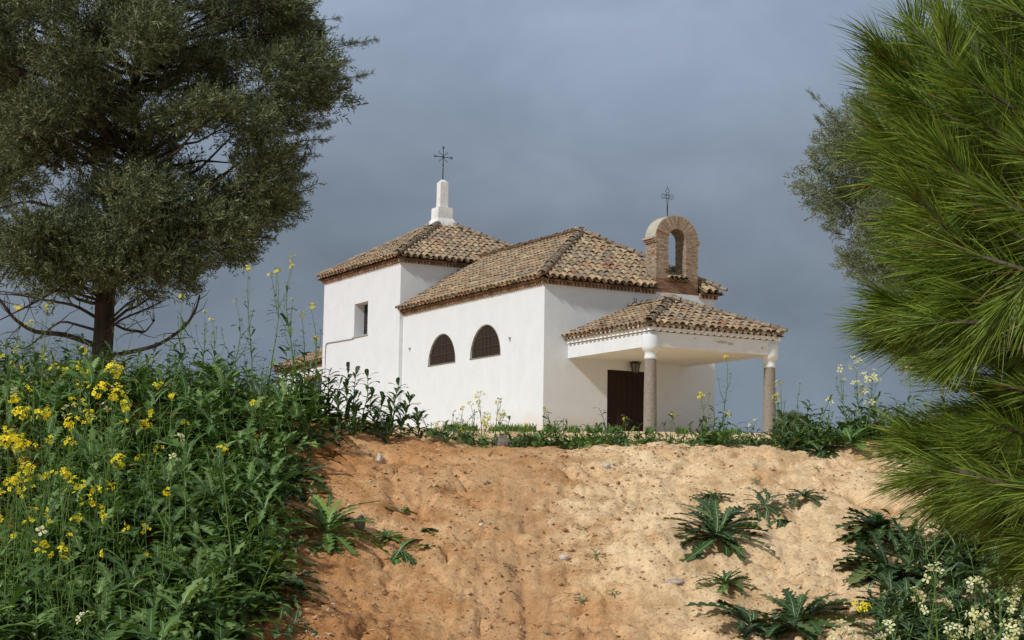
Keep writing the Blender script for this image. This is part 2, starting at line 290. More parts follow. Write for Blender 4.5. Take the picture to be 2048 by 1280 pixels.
# ------------------------------------------------------------------ terrain
_rs = np.random.RandomState(5); _tab = _rs.rand(512, 512)
def vnoise(x, y):
    xi = np.floor(x).astype(int); yi = np.floor(y).astype(int); fx = x - xi; fy = y - yi
    fx = fx*fx*(3-2*fx); fy = fy*fy*(3-2*fy)
    g = lambda i, j: _tab[(xi+i) % 512, (yi+j) % 512]
    return (g(0,0)*(1-fx)+g(1,0)*fx)*(1-fy) + (g(0,1)*(1-fx)+g(1,1)*fx)*fy - 0.5
def fbm(x, y, o=4, g=0.5):
    s = 0; a = 1
    for k in range(o): s = s + a*vnoise(x*2**k + 17.3*k, y*2**k + 5.1*k); a *= g
    return s
CREST = [(-900, 760), (-400, 780), (0, 790), (300, 806), (500, 820), (590, 829), (700, 852), (780, 868), (850, 878), (960, 888), (1040, 893), (1130, 897), (1180, 897), (1240, 890), (1310, 885), (1380, 890), (1450, 884),
         (1520, 883), (1600, 890), (1700, 884), (1800, 880), (2400, 850), (3000, 840)]
_cu = np.array([ray(a, b)[0] for a, b in CREST]); _ct = np.array([ray(a, b)[1] for a, b in CREST])
DC = 11.3
TREE = P(205, 745, 20.0)
def smax(a, b, k): return 0.5*(a+b+np.sqrt((a-b)**2+k*k))
def smin(a, b, k): return 0.5*(a+b-np.sqrt((a-b)**2+k*k))
def ground(x, y):
    x = np.asarray(x, float); y = np.asarray(y, float)
    yy = np.maximum(y, 2.0); u = x/yy
    tc_ = np.interp(u, _cu, _ct)
    zc = tc_*DC - 0.05
    bank = zc - (DC - y)*0.40 + 0.0
    bank = smax(bank, -1.6 + 0.0*y, 0.5) 
    # behind the crest: small dip then a long rise to the hilltop
    t = np.interp(y, [DC, 12.2, 13.5, 17, 22, 40, 60, 63], [1, 0.80, 0.62, 0.30, 0.12, 0.03, 0, 0])
    low = np.interp(y, [DC, 13.5, 22, 40, 63], [0.0400, 0.0425, 0.0495, 0.0545, 0.0570])
    back = (t*tc_ + (1-t)*low)*y
    z = np.where(y < DC, bank, 0)
    z = smin(bank, back + 0.0, 0.10)
    plateau = smin(4.07 + 0*y, 0.0572*y, 0.06)
    far = np.interp(y, [60, 64, 125, 260, 9000], [0, 1, 1, 1, 1])
    z = z*(1-far) + plateau*far
    z = z - np.interp(y, [130, 300, 9000], [0, 17, 17]) - np.interp(np.abs(x), [40, 160, 9000], [0, 9, 9])*np.interp(y, [15, 60, 90], [0, 1, 1])
    z = z + 0.62*np.exp(-((x-TREE[0])**2 + (y-TREE[1])**2)/(2*2.2**2))
    # relief
    amp = np.interp(y, [4, 7, 12, 16, 60, 70], [0.4, 1, 1, 0.5, 0.3, 0.2])
    bare = np.interp(u, [-0.14, -0.11], [1.4, 1.0])
    z = z + amp*bare*(0.10*fbm(x*1.1+3, y*1.0, 3) + 0.030*fbm(x*5+9, y*4, 3) + 0.020*fbm(x*15+3, y*15+4, 4, .75))
    # small eroded scarps
    r = fbm(x*2.2+40, y*3.1+7, 3); z = z - amp*0.045*np.clip((np.abs(r)*-12+1), 0, 1)*np.interp(y, [6, 8, 13, 15], [0, 1, 1, 0])
    rl = fbm(x*7+.4*fbm(x*3, y*2)+70, y*1.1+30, 3); z = z - amp*0.018*np.clip(1-np.abs(rl)*9, 0, 1)*np.interp(y, [6, 7.5, 10.6, 11.4], [0, 1, 1, 0])
    # wheel-wide runnel down the middle, and the scooped hollow on the right
    gx = 0.06 + 0.05*np.sin(y*3.0) ; z = z - 0.06*np.exp(-((x-gx)/0.035)**2)*np.interp(y, [6, 8, 9.3, 9.9], [1, 1, 0.6, 0])
    h1 = HOL; z = z - 0.10*np.exp(-(((x-h1[0])/0.17)**2 + ((y-h1[1])/0.35)**2))
    return z + EYE
HOL = (1.33, 9.0)
def axis(segs):
    r = [segs[0][0]]
    for a, b, st in segs:
        n = max(1, int(round((b-a)/st))); r += list(a + (b-a)*np.arange(1, n+1)/n)
    return np.array(r)
xs = axis([(-4000, -500, 700), (-500, -60, 40), (-60, -12, 4), (-12, -4, 0.5), (-4, -2.2, 0.05), (-2.2, 3.2, 0.016), (3.2, 5, 0.06), (5, 14, 0.6), (14, 60, 4), (60, 500, 40), (500, 4000, 700)])
ys = axis([(-400, -20, 40), (-20, 4, 1.0), (4, 7, 0.10), (7, 12, 0.02), (12, 14, 0.05), (14, 24, 0.25), (24, 70, 1.0), (70, 330, 8), (330, 6000, 400)])
X, Y = np.meshgrid(xs, ys, indexing='ij'); Z = ground(X, Y)
nx, ny = len(xs), len(ys); ii, jj = np.meshgrid(np.arange(nx-1), np.arange(ny-1), indexing='ij'); q = (ii*ny+jj).ravel()
g = MB(); g.add(np.stack([X, Y, Z], -1).reshape(-1, 3), np.stack([q, q+ny, q+ny+1, q+1], 1))
tag(g.build('ground', M['ground'], smooth=True), kind='structure')
def gz(x, y): return float(ground(np.array([x]), np.array([y]))[0])
def gpx(px, py):          # where the ray through this photo pixel meets the bank
    u, t = ray(px, py); ds = np.linspace(6.5, 16, 400); z = ground(u*ds, ds); k = np.argmax(z >= t*ds + EYE)
    d = ds[k] if z[k] >= t*ds[k]+EYE else 11.3
    return np.array([u*d, d, z[k] if z[k] >= t*ds[k]+EYE else gz(u*d, d)])

# ------------------------------------------------------------------ chapel
chapel = empty('chapel', (BX, BY, BZ), YAW)
tag(chapel, 'small white hermitage with tiled roofs, brick bell gable and columned porch on the hilltop', 'chapel')
Wn, Hn, Ln = 8.406, 6.0, 13.177
TX0, TX1, TY0, TY1, HT = -0.188, 8.594, 13.177, 22.286, 8.512
def panel(mb, outer, holes, fn, depth, mi=0):
    """flat wall face with holes; fn maps (a, z, inward) to xyz; holes get reveals 'depth' deep"""
    loops = [outer] + holes
    tri = tessellate_polygon([[Vector((a, z, 0)) for a, z in lp] for lp in loops])
    flat = [p for lp in loops for p in lp]
    mb.add([fn(a, z, 0) for a, z in flat], [tuple(t) for t in tri], mi)
    for lp, dp in zip(holes, depth):
        n = len(lp); v = [fn(a, z, 0) for a, z in lp] + [fn(a, z, dp) for a, z in lp]
        mb.add(v, [(i, (i+1) % n, n+(i+1) % n, n+i) for i in range(n)], mi)
def lunette(y0, y1, z0):
    r = (y1-y0)/2; c = (y0+y1)/2
    return [(c + r*math.cos(t), z0 + r*math.sin(t)) for t in np.linspace(0, math.pi, 25)]
L1 = lunette(7.79, 10.41, 3.33); L2 = lunette(3.66, 6.34, 3.33)
DX0, DX1, DH = 3.03, 5.37, 2.60
BOT = -0.6
mb = MB()
panel(mb, [(0, BOT), (Ln, BOT), (Ln, Hn), (0, Hn)], [L1, L2], lambda a, z, i: (i, a, z), [0.07, 0.07])
panel(mb, [(0, BOT), (DX0, BOT), (DX0, DH), (DX1, DH), (DX1, BOT), (Wn, BOT), (Wn, Hn), (0, Hn)], [], lambda a, z, i: (a, i, z), [])
mb.add([(DX0, 0, BOT), (DX0, 0.25, BOT), (DX0, 0.25, DH), (DX0, 0, DH)], [(0, 1, 2, 3)]); mb.add([(DX1, 0, BOT), (DX1, 0.25, BOT), (DX1, 0.25, DH), (DX1, 0, DH)], [(0, 1, 2, 3)])
mb.add([(DX0, 0, DH), (DX1, 0, DH), (DX1, 0.25, DH), (DX0, 0.25, DH)], [(0, 1, 2, 3)])
mb.add([(Wn, 0, BOT), (Wn, Ln, BOT), (Wn, Ln, Hn), (Wn, 0, Hn)], [(0, 1, 2, 3)])
mb.build('nave_wall', M['white'], chapel)
mb = MB()
panel(mb, [(TY0, BOT), (TY1, BOT), (TY1, HT), (TY0, HT)], [[(16.8, 5.34), (18.4, 5.34), (18.4, 6.96), (16.8, 6.96)]], lambda a, z, i: (TX0+i, a, z), [0.62])
mb.add([(TX0, TY0, BOT), (TX1, TY0, BOT), (TX1, TY0, HT), (TX0, TY0, HT)], [(0, 1, 2, 3)])
mb.add([(TX1, TY0, BOT), (TX1, TY1, BOT), (TX1, TY1, HT), (TX1, TY0, HT)], [(0, 1, 2, 3)])
mb.add([(TX0, TY1, BOT), (TX1, TY1, BOT), (TX1, TY1, HT), (TX0, TY1, HT)], [(0, 1, 2, 3)])
mb.build('tower_wall', M['white'], chapel)

# door
mb = MB(); nb = 9; wd = (DX1-DX0)/nb
for k in range(nb): mb.box((DX0+k*wd+0.006, 0.14+0.004*(k % 2), 0.0), (DX0+(k+1)*wd-0.006, 0.20, DH-0.01))
mb.box((DX0, 0.19, BOT), (DX1, 0.24, DH))
dr = mb.build('door', M['door'], chapel)
mb = MB(); cxm = (DX0+DX1)/2; mb.tube([(cxm+0.1, 0.13, 1.0), (cxm+0.1, 0.08, 1.0), (cxm+0.1, 0.08, 1.18), (cxm+0.1, 0.13, 1.18)], 0.012, 6); mb.build('door_handle', M['iron'], dr)

# lunette windows
for lp in (L1, L2):
    y0 = min(a for a, z in lp); y1 = max(a for a, z in lp); c = (y0+y1)/2; r = (y1-y0)/2; z0 = 3.33
    mb = MB(); n = len(lp)
    o_out = [(-0.012, c+(r+0.035)*math.cos(t), z0-0.03*0+(r+0.035)*math.sin(t)) for t in np.linspace(0, math.pi, 25)]
    o_in = [(-0.012, a, z) for a, z in lp]; b_out = [(0.02, p[1], p[2]) for p in o_out]
    i_in = [(0.10, c+(r-0.004)*math.cos(t), z0+(r-0.004)*math.sin(t)) for t in np.linspace(0, math.pi, 25)]
    v = o_out + o_in + b_out; f = [(i, i+1, n+i+1, n+i) for i in range(n-1)] + [(i, i+1, 2*n+i+1, 2*n+i) for i in range(n-1)]
    mb.add(v, f)
    mb.box((-0.03, y0-0.04, z0-0.045), (0.06, y1+0.04, z0-0.002))
    wobj = mb.build('window', M['frame'], chapel)
    mb = MB(); nbd = 8
    mb.add([(0.066, a, z) for a, z in lp], [tuple(t) for t in tessellate_polygon([[Vector((a, z, 0)) for a, z in lp]])])
    for k in range(1, nbd):
        y = y0 + (y1-y0)*k/nbd; h = math.sqrt(max(0, r*r-(y-c)**2))
        mb.box((0.052, y-0.012, z0), (0.065, y+0.012, z0+h))
    mb.build('shutter', M['shutter'], wobj)
    mb = MB()
    for k in range(1, 22):
        y = y0 + (y1-y0)*k/22; h = math.sqrt(max(0, r*r-(y-c)**2)); mb.tube([(0.030, y, z0), (0.030, y, z0+h)], 0.010, 4)
    for zz in (0.42, 0.84):
        h = math.sqrt(r*r-zz*zz); mb.tube([(0.016, c-h, z0+zz), (0.016, c+h, z0+zz)], 0.015, 4)
    mb.build('grille', M['bar'], wobj)
# tower window
mb = MB(); mb.box((TX0+0.58, 16.8, 5.34), (TX0+0.62, 18.4, 6.96)); wo = mb.build('window', M['glass'], chapel)
mb = MB()
for k in range(0, 5): mb.box((TX0+0.53, 16.8+0.4*k-0.02, 5.34), (TX0+0.578, 16.8+0.4*k+0.02, 6.96))
for k in range(0, 5): mb.box((TX0+0.53, 16.8, 5.34+0.4*k-0.02), (TX0+0.575, 18.4, 5.34+0.4*k+0.02))
mb.build('window_bars', M['bar'], wo)
mb = MB(); mb.box((TX0-0.05, 16.72, 5.27), (TX0+0.5, 18.48, 5.337)); mb.build('sill', M['pipe'], wo)
mb = MB(); px_ = TX0-0.03
mb.tube([(px_, 18.4, 5.24), (px_, 21.55, 5.30), (px_, 21.75, 5.28), (px_, 21.83, 5.18), (px_, 21.85, 4.9), (px_, 21.85, 3.5)], 0.028, 6)
mb.build('drain_pipe', M['pipe'], chapel)

# --- tiles
rng = np.random.RandomState(11)
def half_tile(r0, r1, ln, up=True, th=0.014, n=5):
    """cover tile along +s, lower (s=0) radius r0, upper r1; rim on the lower end.  coords (a, s, h)"""
    t = np.linspace(0, math.pi, n+1); sg = 1 if up else -1
    lo = np.stack([r0*np.cos(t), np.zeros(n+1), sg*r0*np.sin(t)*0.85], 1); hi = np.stack([r1*np.cos(t), np.full(n+1, ln), sg*r1*np.sin(t)*0.85], 1)
    li = np.stack([(r0-th)*np.cos(t), np.full(n+1, 0.0), sg*(r0-th)*np.sin(t)*0.85], 1); lb = li + [0, 0.12, 0]
    v = np.vstack([lo, hi, li, lb]); m_ = n+1
    f = [(i, i+1, m_+i+1, m_+i) for i in range(n)] + [(i, 2*m_+i, 2*m_+i+1, i+1) for i in range(n)] + [(2*m_+i, 3*m_+i, 3*m_+i+1, 2*m_+i+1) for i in range(n)]
    return v, f
TV, TF = half_tile(0.140, 0.110, 0.58, th=0.022); CV, CF = half_tile(0.125, 0.125, 0.62, up=False, th=0.02)
def inpoly(p, poly):
    x, y = p; r = False; n = len(poly)
    for i in range(n):
        (x0, y0), (x1, y1) = poly[i], poly[(i+1) % n]
        if (y0 > y) != (y1 > y) and x < (x1-x0)*(y-y0)/(y1-y0)+x0: r = not r
    return r
def roof_plane(mb, o, ex, es, poly, sp=0.335, row=0.42, skip=None, cut=None):
    """o origin at eave; poly in (a, s)"""
    o = np.array(o, float); ex = np.array(ex, float); es = np.array(es, float); ex /= np.linalg.norm(ex); es /= np.linalg.norm(es); nn = np.cross(ex, es)
    if nn[2] < 0: nn = -nn
    B = np.stack([ex, es, nn])
    amax = max(a for a, s in poly); amin = min(a for a, s in poly); smax_ = max(s for a, s in poly)
    tri = tessellate_polygon([[Vector((a, s, 0)) for a, s in (cut or poly)]])
    mb.add([o + np.array([a, s, -0.145]) @ B for a, s in (cut or poly)], [tuple(t) for t in tri], 1)
    k = 0; a = amin + sp*0.5
    while a < amax:
        for j in range(int(smax_/row)+1):
            s = j*row - 0.03
            for up, V, F, da in ((1, TV, TF, 0), (0, CV, CF, sp/2)):
                aa = a+da; mid = (aa, s+0.3)
                if not (inpoly(mid, poly) and inpoly((aa, max(0.03, s+0.05)), poly)): continue
                if skip and skip(o + np.array([aa, s+0.1, 0]) @ B): continue
                v = V.copy(); th = rng.normal(0, 0.035); c_, s_ = math.cos(th), math.sin(th)
                v = v * [rng.uniform(0.94, 1.06), 1, rng.uniform(0.92, 1.08)]
                v = np.stack([v[:,0]*c_ - v[:,1]*s_, v[:,0]*s_ + v[:,1]*c_, v[:,2] + (0.55-v[:,1])*0.07*(1 if up else 0.6)], 1)
                v += [aa + rng.normal(0, 0.010), s + rng.normal(0, 0.022), (-0.03 if up else -0.01) + rng.normal(0, 0.006)]
                mb.add(o + v @ B, F, 0)
        a += sp
def ridge(mb, a, b, r=0.17, mi=2):
    a = np.array(a, float); b = np.array(b, float); d = b-a; ln = np.linalg.norm(d); d /= ln
    sd = np.cross(d, [0, 0, 1]); sd /= np.linalg.norm(sd); up = np.cross(sd, d); V, F = half_tile(r*1.08, r*0.9, 0.50, n=6)
    n = int(ln/0.34)
    for k in range(n+1):
        v = V.copy(); v[:, 2] += (0.45-v[:, 1])*0.07; v = v*[rng.uniform(.9, 1.1), 1, rng.uniform(.85, 1.1)]
        mb.add(a + d*(k*0.34) + np.outer(v[:,0]+rng.normal(0, .012), sd) + np.outer(v[:,1], d) + np.outer(v[:,2]+0.0+rng.normal(0, .01), up), F, mi)
def tiled(name, parent, fn):
    mb = MB(); fn(mb); return mb.build(name, [M['tile'], M['under'], M['ridge']], parent)
OV = 0.34; ZE = 6.20
apn = (Wn/2, Wn/2, 9.02)
def nave_roof(mb):
    half = Wn/2+OV; rise = apn[2]-ZE; sl_ = math.hypot(half, rise); es = (half/sl_, 0, rise/sl_)
    Lr = Ln + OV
    # left (sunlit) slope: eave along +Y from (-OV,-OV)
    roof_plane(mb, (-OV, -OV, ZE), (0, 1, 0), es, [(0, 0), (Lr+0.05, 0), (Lr+0.25, sl_), (half, sl_)])
    roof_plane(mb, (Wn+OV, -OV, ZE), (0, 1, 0), (-es[0], 0, es[2]), [(0, 0), (Lr+0.05, 0), (Lr+0.25, sl_), (half, sl_)])
    full = 2*half; G0, G1 = 5.39+OV, 7.56+OV; gs = (0.82+OV)*sl_/half
    roof_plane(mb, (-OV, -OV, ZE), (1, 0, 0), (0, es[0], es[2]), [(0, 0), (full, 0), (half, sl_)],
               skip=lambda p: 5.28 < p[0] < 7.66 and p[1] < 0.75, cut=[(0, 0), (G0, 0), (G0, gs), (G1, gs), (G1, 0), (full, 0), (half, sl_)])
    ridge(mb, (-OV, -OV, ZE+0.03), (apn[0], apn[1], apn[2]+0.04)); ridge(mb, (Wn+OV, -OV, ZE+0.03), (apn[0], apn[1], apn[2]+0.04))
    ridge(mb, (apn[0], apn[1]-0.1, apn[2]+0.04), (apn[0], Ln+0.2, apn[2]+0.04))
tiled('nave_roof', chapel, nave_roof)
TC = ((TX0+TX1)/2, (TY0+TY1)/2); ZT = 8.74; AT = 11.45
def tower_roof(mb):
    hx = (TX1-TX0)/2+OV; hy = (TY1-TY0)/2+OV; rise = AT-ZT
    sx_ = math.hypot(hx, rise); sy_ = math.hypot(hy, rise)
    c = [(TX0-OV, TY0-OV), (TX1+OV, TY0-OV), (TX1+OV, TY1+OV), (TX0-OV, TY1+OV)]
    roof_plane(mb, (*c[0], ZT), (0, 1, 0), (hx, 0, rise), [(0, 0), (2*hy, 0), (hy, sx_)])
    roof_plane(mb, (*c[0], ZT), (1, 0, 0), (0, hy, rise), [(0, 0), (2*hx, 0), (hx, sy_)])
    roof_plane(mb, (*c[1], ZT), (0, 1, 0), (-hx, 0, rise), [(0, 0), (2*hy, 0), (hy, sx_)])
    roof_plane(mb, (*c[3], ZT), (1, 0, 0), (0, -hy, rise), [(0, 0), (2*hx, 0), (hx, sy_)])
    for q in c: ridge(mb, (*q, ZT+0.03), (*TC, AT+0.04))
tiled('tower_roof', chapel, tower_roof)

# cornices: solid brick course over a row of brick dentils
def cornice(mb, pts, z, dirs, mi=0, out=0.16, h=0.07, dh=0.14, sp=0.17, dout=0.12, mid=None):
    for (a, b), (nx_, ny_) in zip(pts, dirs):
        a = np.array(a, float); b = np.array(b, float); d = b-a; ln = np.linalg.norm(d); d /= ln; n_ = np.array([nx_, ny_])
        def bar(s0, s1, o0, o1, z0, z1, mi_):
            c4 = [a+d*s0+n_*o0, a+d*s1+n_*o0, a+d*s1+n_*o1, a+d*s0+n_*o1]
            v = [(p[0], p[1], z0) for p in c4] + [(p[0], p[1], z1) for p in c4]
            mb.add(v, [(0,3,2,1),(4,5,6,7),(0,1,5,4),(1,2,6,5),(2,3,7,6),(3,0,4,7)], mi_)
        n = int(ln/0.27); st = (ln)/n
        for k in range(n): bar(k*st+0.004, (k+1)*st-0.004, 0.001, out+rng.uniform(-.008, .008), z+dh, z+dh+h, mi)
        n = int(ln/sp); st = ln/n
        for k in range(n): bar(k*st, k*st+st*0.55, 0.0015, dout, z, z+dh+0.004, mi if mid is None else mid)
mb = MB(); cornice(mb, [((0, -0.16), (0, Ln)), ((-0.16, 0), (5.39, 0))], Hn-0.10, [(-1, 0), (0, -1)])
mb.build('nave_cornice', M['cornice'], chapel)
mb = MB(); cornice(mb, [((7.56, 0), (Wn+0.16, 0)), ((Wn, 0), (Wn, Ln))], Hn-0.10, [(0, -1), (1, 0)])
mb.build('nave_cornice', M['cornice'], chapel)
mb = MB(); cornice(mb, [((TX0, TY0-0.16), (TX0, TY1+.16)), ((TX0-0.16, TY0), (TX1+.16, TY0)), ((TX1, TY0), (TX1, TY1)), ((TX0, TY1), (TX1, TY1))], HT-0.10, [(-1, 0), (0, -1), (1, 0), (0, 1)])
mb.build('tower_cornice', M['cornice'], chapel)

# pinnacle with weathered plaster
mb = MB(); cx_, cy_ = TC
def frust(mb, w0, w1, z0, z1, mi=0):
    v = [(cx_+sx*w0, cy_+sy*w0, z0) for sx, sy in ((-1,-1),(1,-1),(1,1),(-1,1))] + [(cx_+sx*w1, cy_+sy*w1, z1) for sx, sy in ((-1,-1),(1,-1),(1,1),(-1,1))]
    mb.add(v, [(0,1,5,4),(1,2,6,5),(2,3,7,6),(3,0,4,7),(4,5,6,7)], mi)
frust(mb, 0.66, 0.50, 11.05, 11.42); frust(mb, 0.50, 0.41, 11.42, 11.56); frust(mb, 0.41, 0.40, 11.56, 12.13); frust(mb, 0.225, 0.215, 12.12, 13.46); frust(mb, 0.19, 0.06, 13.46, 13.60)
pin = mb.build('pinnacle', M['white_old'], chapel)
# iron cross on the pinnacle: bars, fleurons and curled rays
mb = MB(); z0 = 13.5; zc_ = 14.78
P3 = lambda x, z: (cx_+x, cy_, z)
mb.tube([P3(0, z0), P3(0, zc_), P3(0, 15.35)], [0.028, 0.022, 0.016], 6)
mb.tube([P3(-0.50, zc_), P3(0.50, zc_)], 0.020, 6)
for (ex_, ez_) in ((-0.50, zc_), (0.50, zc_), (0, 15.30)):
    dx = 0 if ez_ > 15 else (1 if ex_ > 0 else -1); dz = 1 if ez_ > 15 else 0
    px1, pz1 = -dz, dx
    for s_ in (-1, 1): mb.tube([P3(ex_-dx*0.12, ez_-dz*0.12), P3(ex_-dx*0.05+px1*s_*0.07, ez_-dz*0.05+pz1*s_*0.07), P3(ex_+dx*0.02+px1*s_*0.03, ez_+dz*0.02+pz1*s_*0.03)], 0.013, 5)
    mb.tube([P3(ex_, ez_), P3(ex_+dx*0.06, ez_+dz*0.06)], [0.028, 0.006], 6)
for sx in (-1, 1):
    for sz in (-1, 1):
        pts = [P3(sx*0.02, zc_+sz*0.02)] + [P3(sx*(0.05+0.20*t), zc_+sz*(0.05+0.20*t)+0.05*math.sin(t*5)*sz) for t in np.linspace(0.1, 1, 6)] + [P3(sx*0.21, zc_+sz*0.30)]
        mb.tube(pts, 0.014, 5)
mb.tube([P3(-0.05, zc_-0.42), P3(0.05, zc_-0.42)], 0.02, 5)
mb.build('iron_cross', M['iron'], pin)

# bell gable
GX0, GX1, GD = 5.385, 7.53, 0.80; OX0, OX1 = 6.02, 6.90; ZS = 8.33; ZB = 6.05; gcx = (GX0+GX1)/2; R1 = (GX1-GX0)/2; R0 = (OX1-OX0)/2
mb = MB()
def gwall(x0, x1, z0, z1, mi):    # piers: mortar core with proud bricks
    mb.box((x0+0.012, 0.012, z0), (x1-0.012, GD-0.012, z1), 1)
    h = 0.062; n = int(round((z1-z0)/h)); h = (z1-z0)/n
    for k in range(n):
        za, zb = z0+k*h+0.008, z0+(k+1)*h-0.004; off = 0 if k % 2 else 0.13
        e = rng.uniform(-.004, .004)
        xsb = [x0] + [x0+off+0.27*i for i in range(0, 12) if x0+0.06 < x0+off+0.27*i < x1-0.06] + [x1]
        for i in range(len(xsb)-1):
            mb.box((xsb[i]+0.004, e, za), (xsb[i+1]-0.004, 0.11, zb), mi); mb.box((xsb[i]+0.004, GD-0.11, za), (xsb[i+1]-0.004, GD+e, zb), mi)
        ysb = [0.12, 0.12+0.28-off/2, 0.12+0.56-off/2, GD-0.12]
        for i in range(3):
            for xa, xb in ((x0+e, x0+0.1), (x1-0.1, x1+e)): mb.box((xa, ysb[i]+0.002, za), (xb, ysb[i+1]-0.006, zb), mi)
gwall(GX0, GX1, 5.98, 6.60, 2)
gwall(GX0, OX0, 6.60, ZS, 0); gwall(OX1, GX1, 6.60, ZS, 0)
mb.box((OX0-0.01, 0.10, 6.60), (OX1+0.01, GD-0.10, 6.70), 1)
nv = 34
for k in range(nv):               # arch voussoirs
    t0 = math.pi*k/nv+0.010; t1 = math.pi*(k+1)/nv-0.010; e = rng.uniform(-.006, .006)
    oc = (OX0+OX1)/2
    v = []
    for y in (e, GD-e):
        for r, c0, t in ((R0, oc, t0), (R1, gcx, t0), (R1, gcx, t1), (R0, oc, t1)): v.append((c0+r*math.cos(t), y, ZS+r*math.sin(t)*(1 if r == R0 else 0.93)))
    mb.add(v, [(0,1,2,3),(7,6,5,4),(0,4,5,1),(1,5,6,2),(2,6,7,3),(3,7,4,0)], 0)
A = np.linspace(0, math.pi, 33)     # core ring of mortar
oc = (OX0+OX1)/2
v = [(oc+(R0+0.01)*math.cos(t), y, ZS+(R0+0.01)*math.sin(t)) for y in (0.012, GD-0.012) for t in A] + [(gcx+(R1-0.012)*math.cos(t), y, ZS+(R1-0.012)*math.sin(t)*0.93) for y in (0.012, GD-0.012) for t in A]
n = 33; mb.add(v, [(i, i+1, 2*n+i+1, 2*n+i) for i in range(n-1)] + [(n+i, n+i+1, 3*n+i+1, 3*n+i) for i in range(n-1)] + [(i, i+1, n+i+1, n+i) for i in range(n-1)], 1)
gable = mb.build('bell_gable', [M['brick'], M['mortar'], M['brick_red']], chapel)
# lime-rendered back of the arch
mb = MB(); v = [(gcx+(R1+0.02)*math.cos(t), y, ZS+0.02+(R1+0.02)*math.sin(t)*0.93) for y in (0.035, GD+0.01) for t in A] + [(gcx+(R1-0.03)*math.cos(t), y, ZS+(R1-0.03)*math.sin(t)*0.93) for y in (0.035, GD+0.01) for t in A]
mb.add(v, [(i, i+1, n+i+1, n+i) for i in range(n-1)] + [(i, i+1, 2*n+i+1, 2*n+i) for i in range(n-1)] + [(n+i, n+i+1, 3*n+i+1, 3*n+i) for i in range(n-1)]); mb.build('arch_render', M['render'], gable, smooth=False)
for sd in (0, 1):                    # impost mouldings
    mb = MB()
    for z0, z1, o1 in ((ZS-0.20, ZS-0.14, 0.05), (ZS-0.14, ZS-0.06, 0.10), (ZS-0.06, ZS+0.02, 0.17)):
        if sd == 0: mb.box((GX0-o1, 0.02, z0), (GX0+0.05, GD+0.03, z1))
        else: mb.box((GX1-0.05, 0.02, z0), (GX1+o1, GD+0.03, z1))
    mb.build('impost', M['brick'], gable)
def gsill(mb): roof_plane(mb, (OX0-0.08, -0.14, 6.62), (1, 0, 0), (0, 0.92, 0.34), [(0, 0), (OX1-OX0+0.16, 0), (OX1-OX0+0.16, 0.85), (0, 0.85)], sp=0.24, row=0.3)
tiled('tiled_sill', gable, gsill)
# gable cross: outlined trefoil cross in thin iron
mb = MB(); gx_, gy_, gz0 = 6.18, 0.35, ZS+R1*0.93
G3 = lambda x, z: (gx_+x, gy_, z)
mb.tube([G3(0, gz0-0.1), G3(0, gz0+0.42)], [0.018, 0.03], 6); mb.tube([G3(0, gz0+0.40), G3(0, gz0+0.58)], [0.03, 0.016], 6)
zc2 = gz0+0.86
arm = [(0.035, 0.035), (0.035, 0.17), (0.09, 0.17), (0.10, 0.24), (0.05, 0.25), (0.045, 0.31), (0.0, 0.345)]
def arm_pts(rot, k=1.0):
    pts = arm + [(-x, z) for x, z in arm[::-1][1:]]
    return [G3((x*math.cos(rot)-z*k*math.sin(rot)), zc2 + (x*math.sin(rot)+z*k*math.cos(rot))) for x, z in pts]
for rot in (0, math.pi/2, -math.pi/2): mb.tube(arm_pts(rot, 1.1 if rot == 0 else 1.0), 0.011, 5)
for s_ in (-1, 1):
    mb.tube([G3(s_*0.035, zc2-0.03), G3(s_*0.035, zc2-0.25), G3(0, zc2-0.32)], 0.011, 5)
    for sz in (-1, 1): mb.tube([G3(s_*0.03, zc2+sz*0.03), G3(s_*0.10, zc2+sz*0.10)], [0.012, 0.02], 5)
mb.tube([G3(0, zc2+0.36), G3(0, zc2+0.46)], [0.012, 0.004], 5)
mb.build('iron_cross', M['iron'], gable)

# porch: white beams, flat soffit, cornice, hipped tile roof
PX0, PX1, PY, Z1, Z2 = 1.137, 7.049, -6.034, 2.938, 3.50
mb = MB(); bt = 0.42
mb.box((PX0, PY, Z1), (PX1, PY+bt, Z2)); mb.box((PX0, PY+bt, Z1), (PX0+bt, 0, Z2)); mb.box((PX1-bt, PY+bt, Z1), (PX1, 0, Z2))
mb.box((PX0+bt, PY+bt, Z1+0.03), (PX1-bt, 0, Z1+0.13))
mb.build('porch_beam', M['white'], chapel)
rr = np.random.RandomState(3)
for (x0, x1, z0, z1) in ((4.12, 4.72, 3.24, 3.36), (4.66, 5.0, 3.20, 3.31), (6.3, 6.42, 3.15, 3.24), (3.1, 3.25, 3.33, 3.37)):
    mb = MB(); n = 12; pts = [((x0+x1)/2+(x1-x0)/2*math.cos(t)*rr.uniform(.7, 1.1), (z0+z1)/2+(z1-z0)/2*math.sin(t)*rr.uniform(.7, 1.2)) for t in np.linspace(0, 2*math.pi, n, endpoint=False)]
    v = [(x, PY-0.008, z) for x, z in pts] + [(x, PY+0.005, z) for x, z in pts] + [((x0+x1)/2, PY-0.008, (z0+z1)/2)]
    mb.add(v, [(i, (i+1) % n, n+(i+1) % n, n+i) for i in range(n)]); mb.add(v, [(i, (i+1) % n, 2*n) for i in range(n)])
    mb.build('plaster_flake', M['render'], chapel)
mb = MB()
cornice(mb, [((PX0, PY-0.14), (PX0, 0)), ((PX0-0.14, PY), (PX1+0.14, PY)), ((PX1, PY-.14), (PX1, 0))], Z2+0.015, [(-1, 0), (0, -1), (1, 0)], out=0.10, h=0.09, dh=0.05, sp=0.3, dout=0.13)
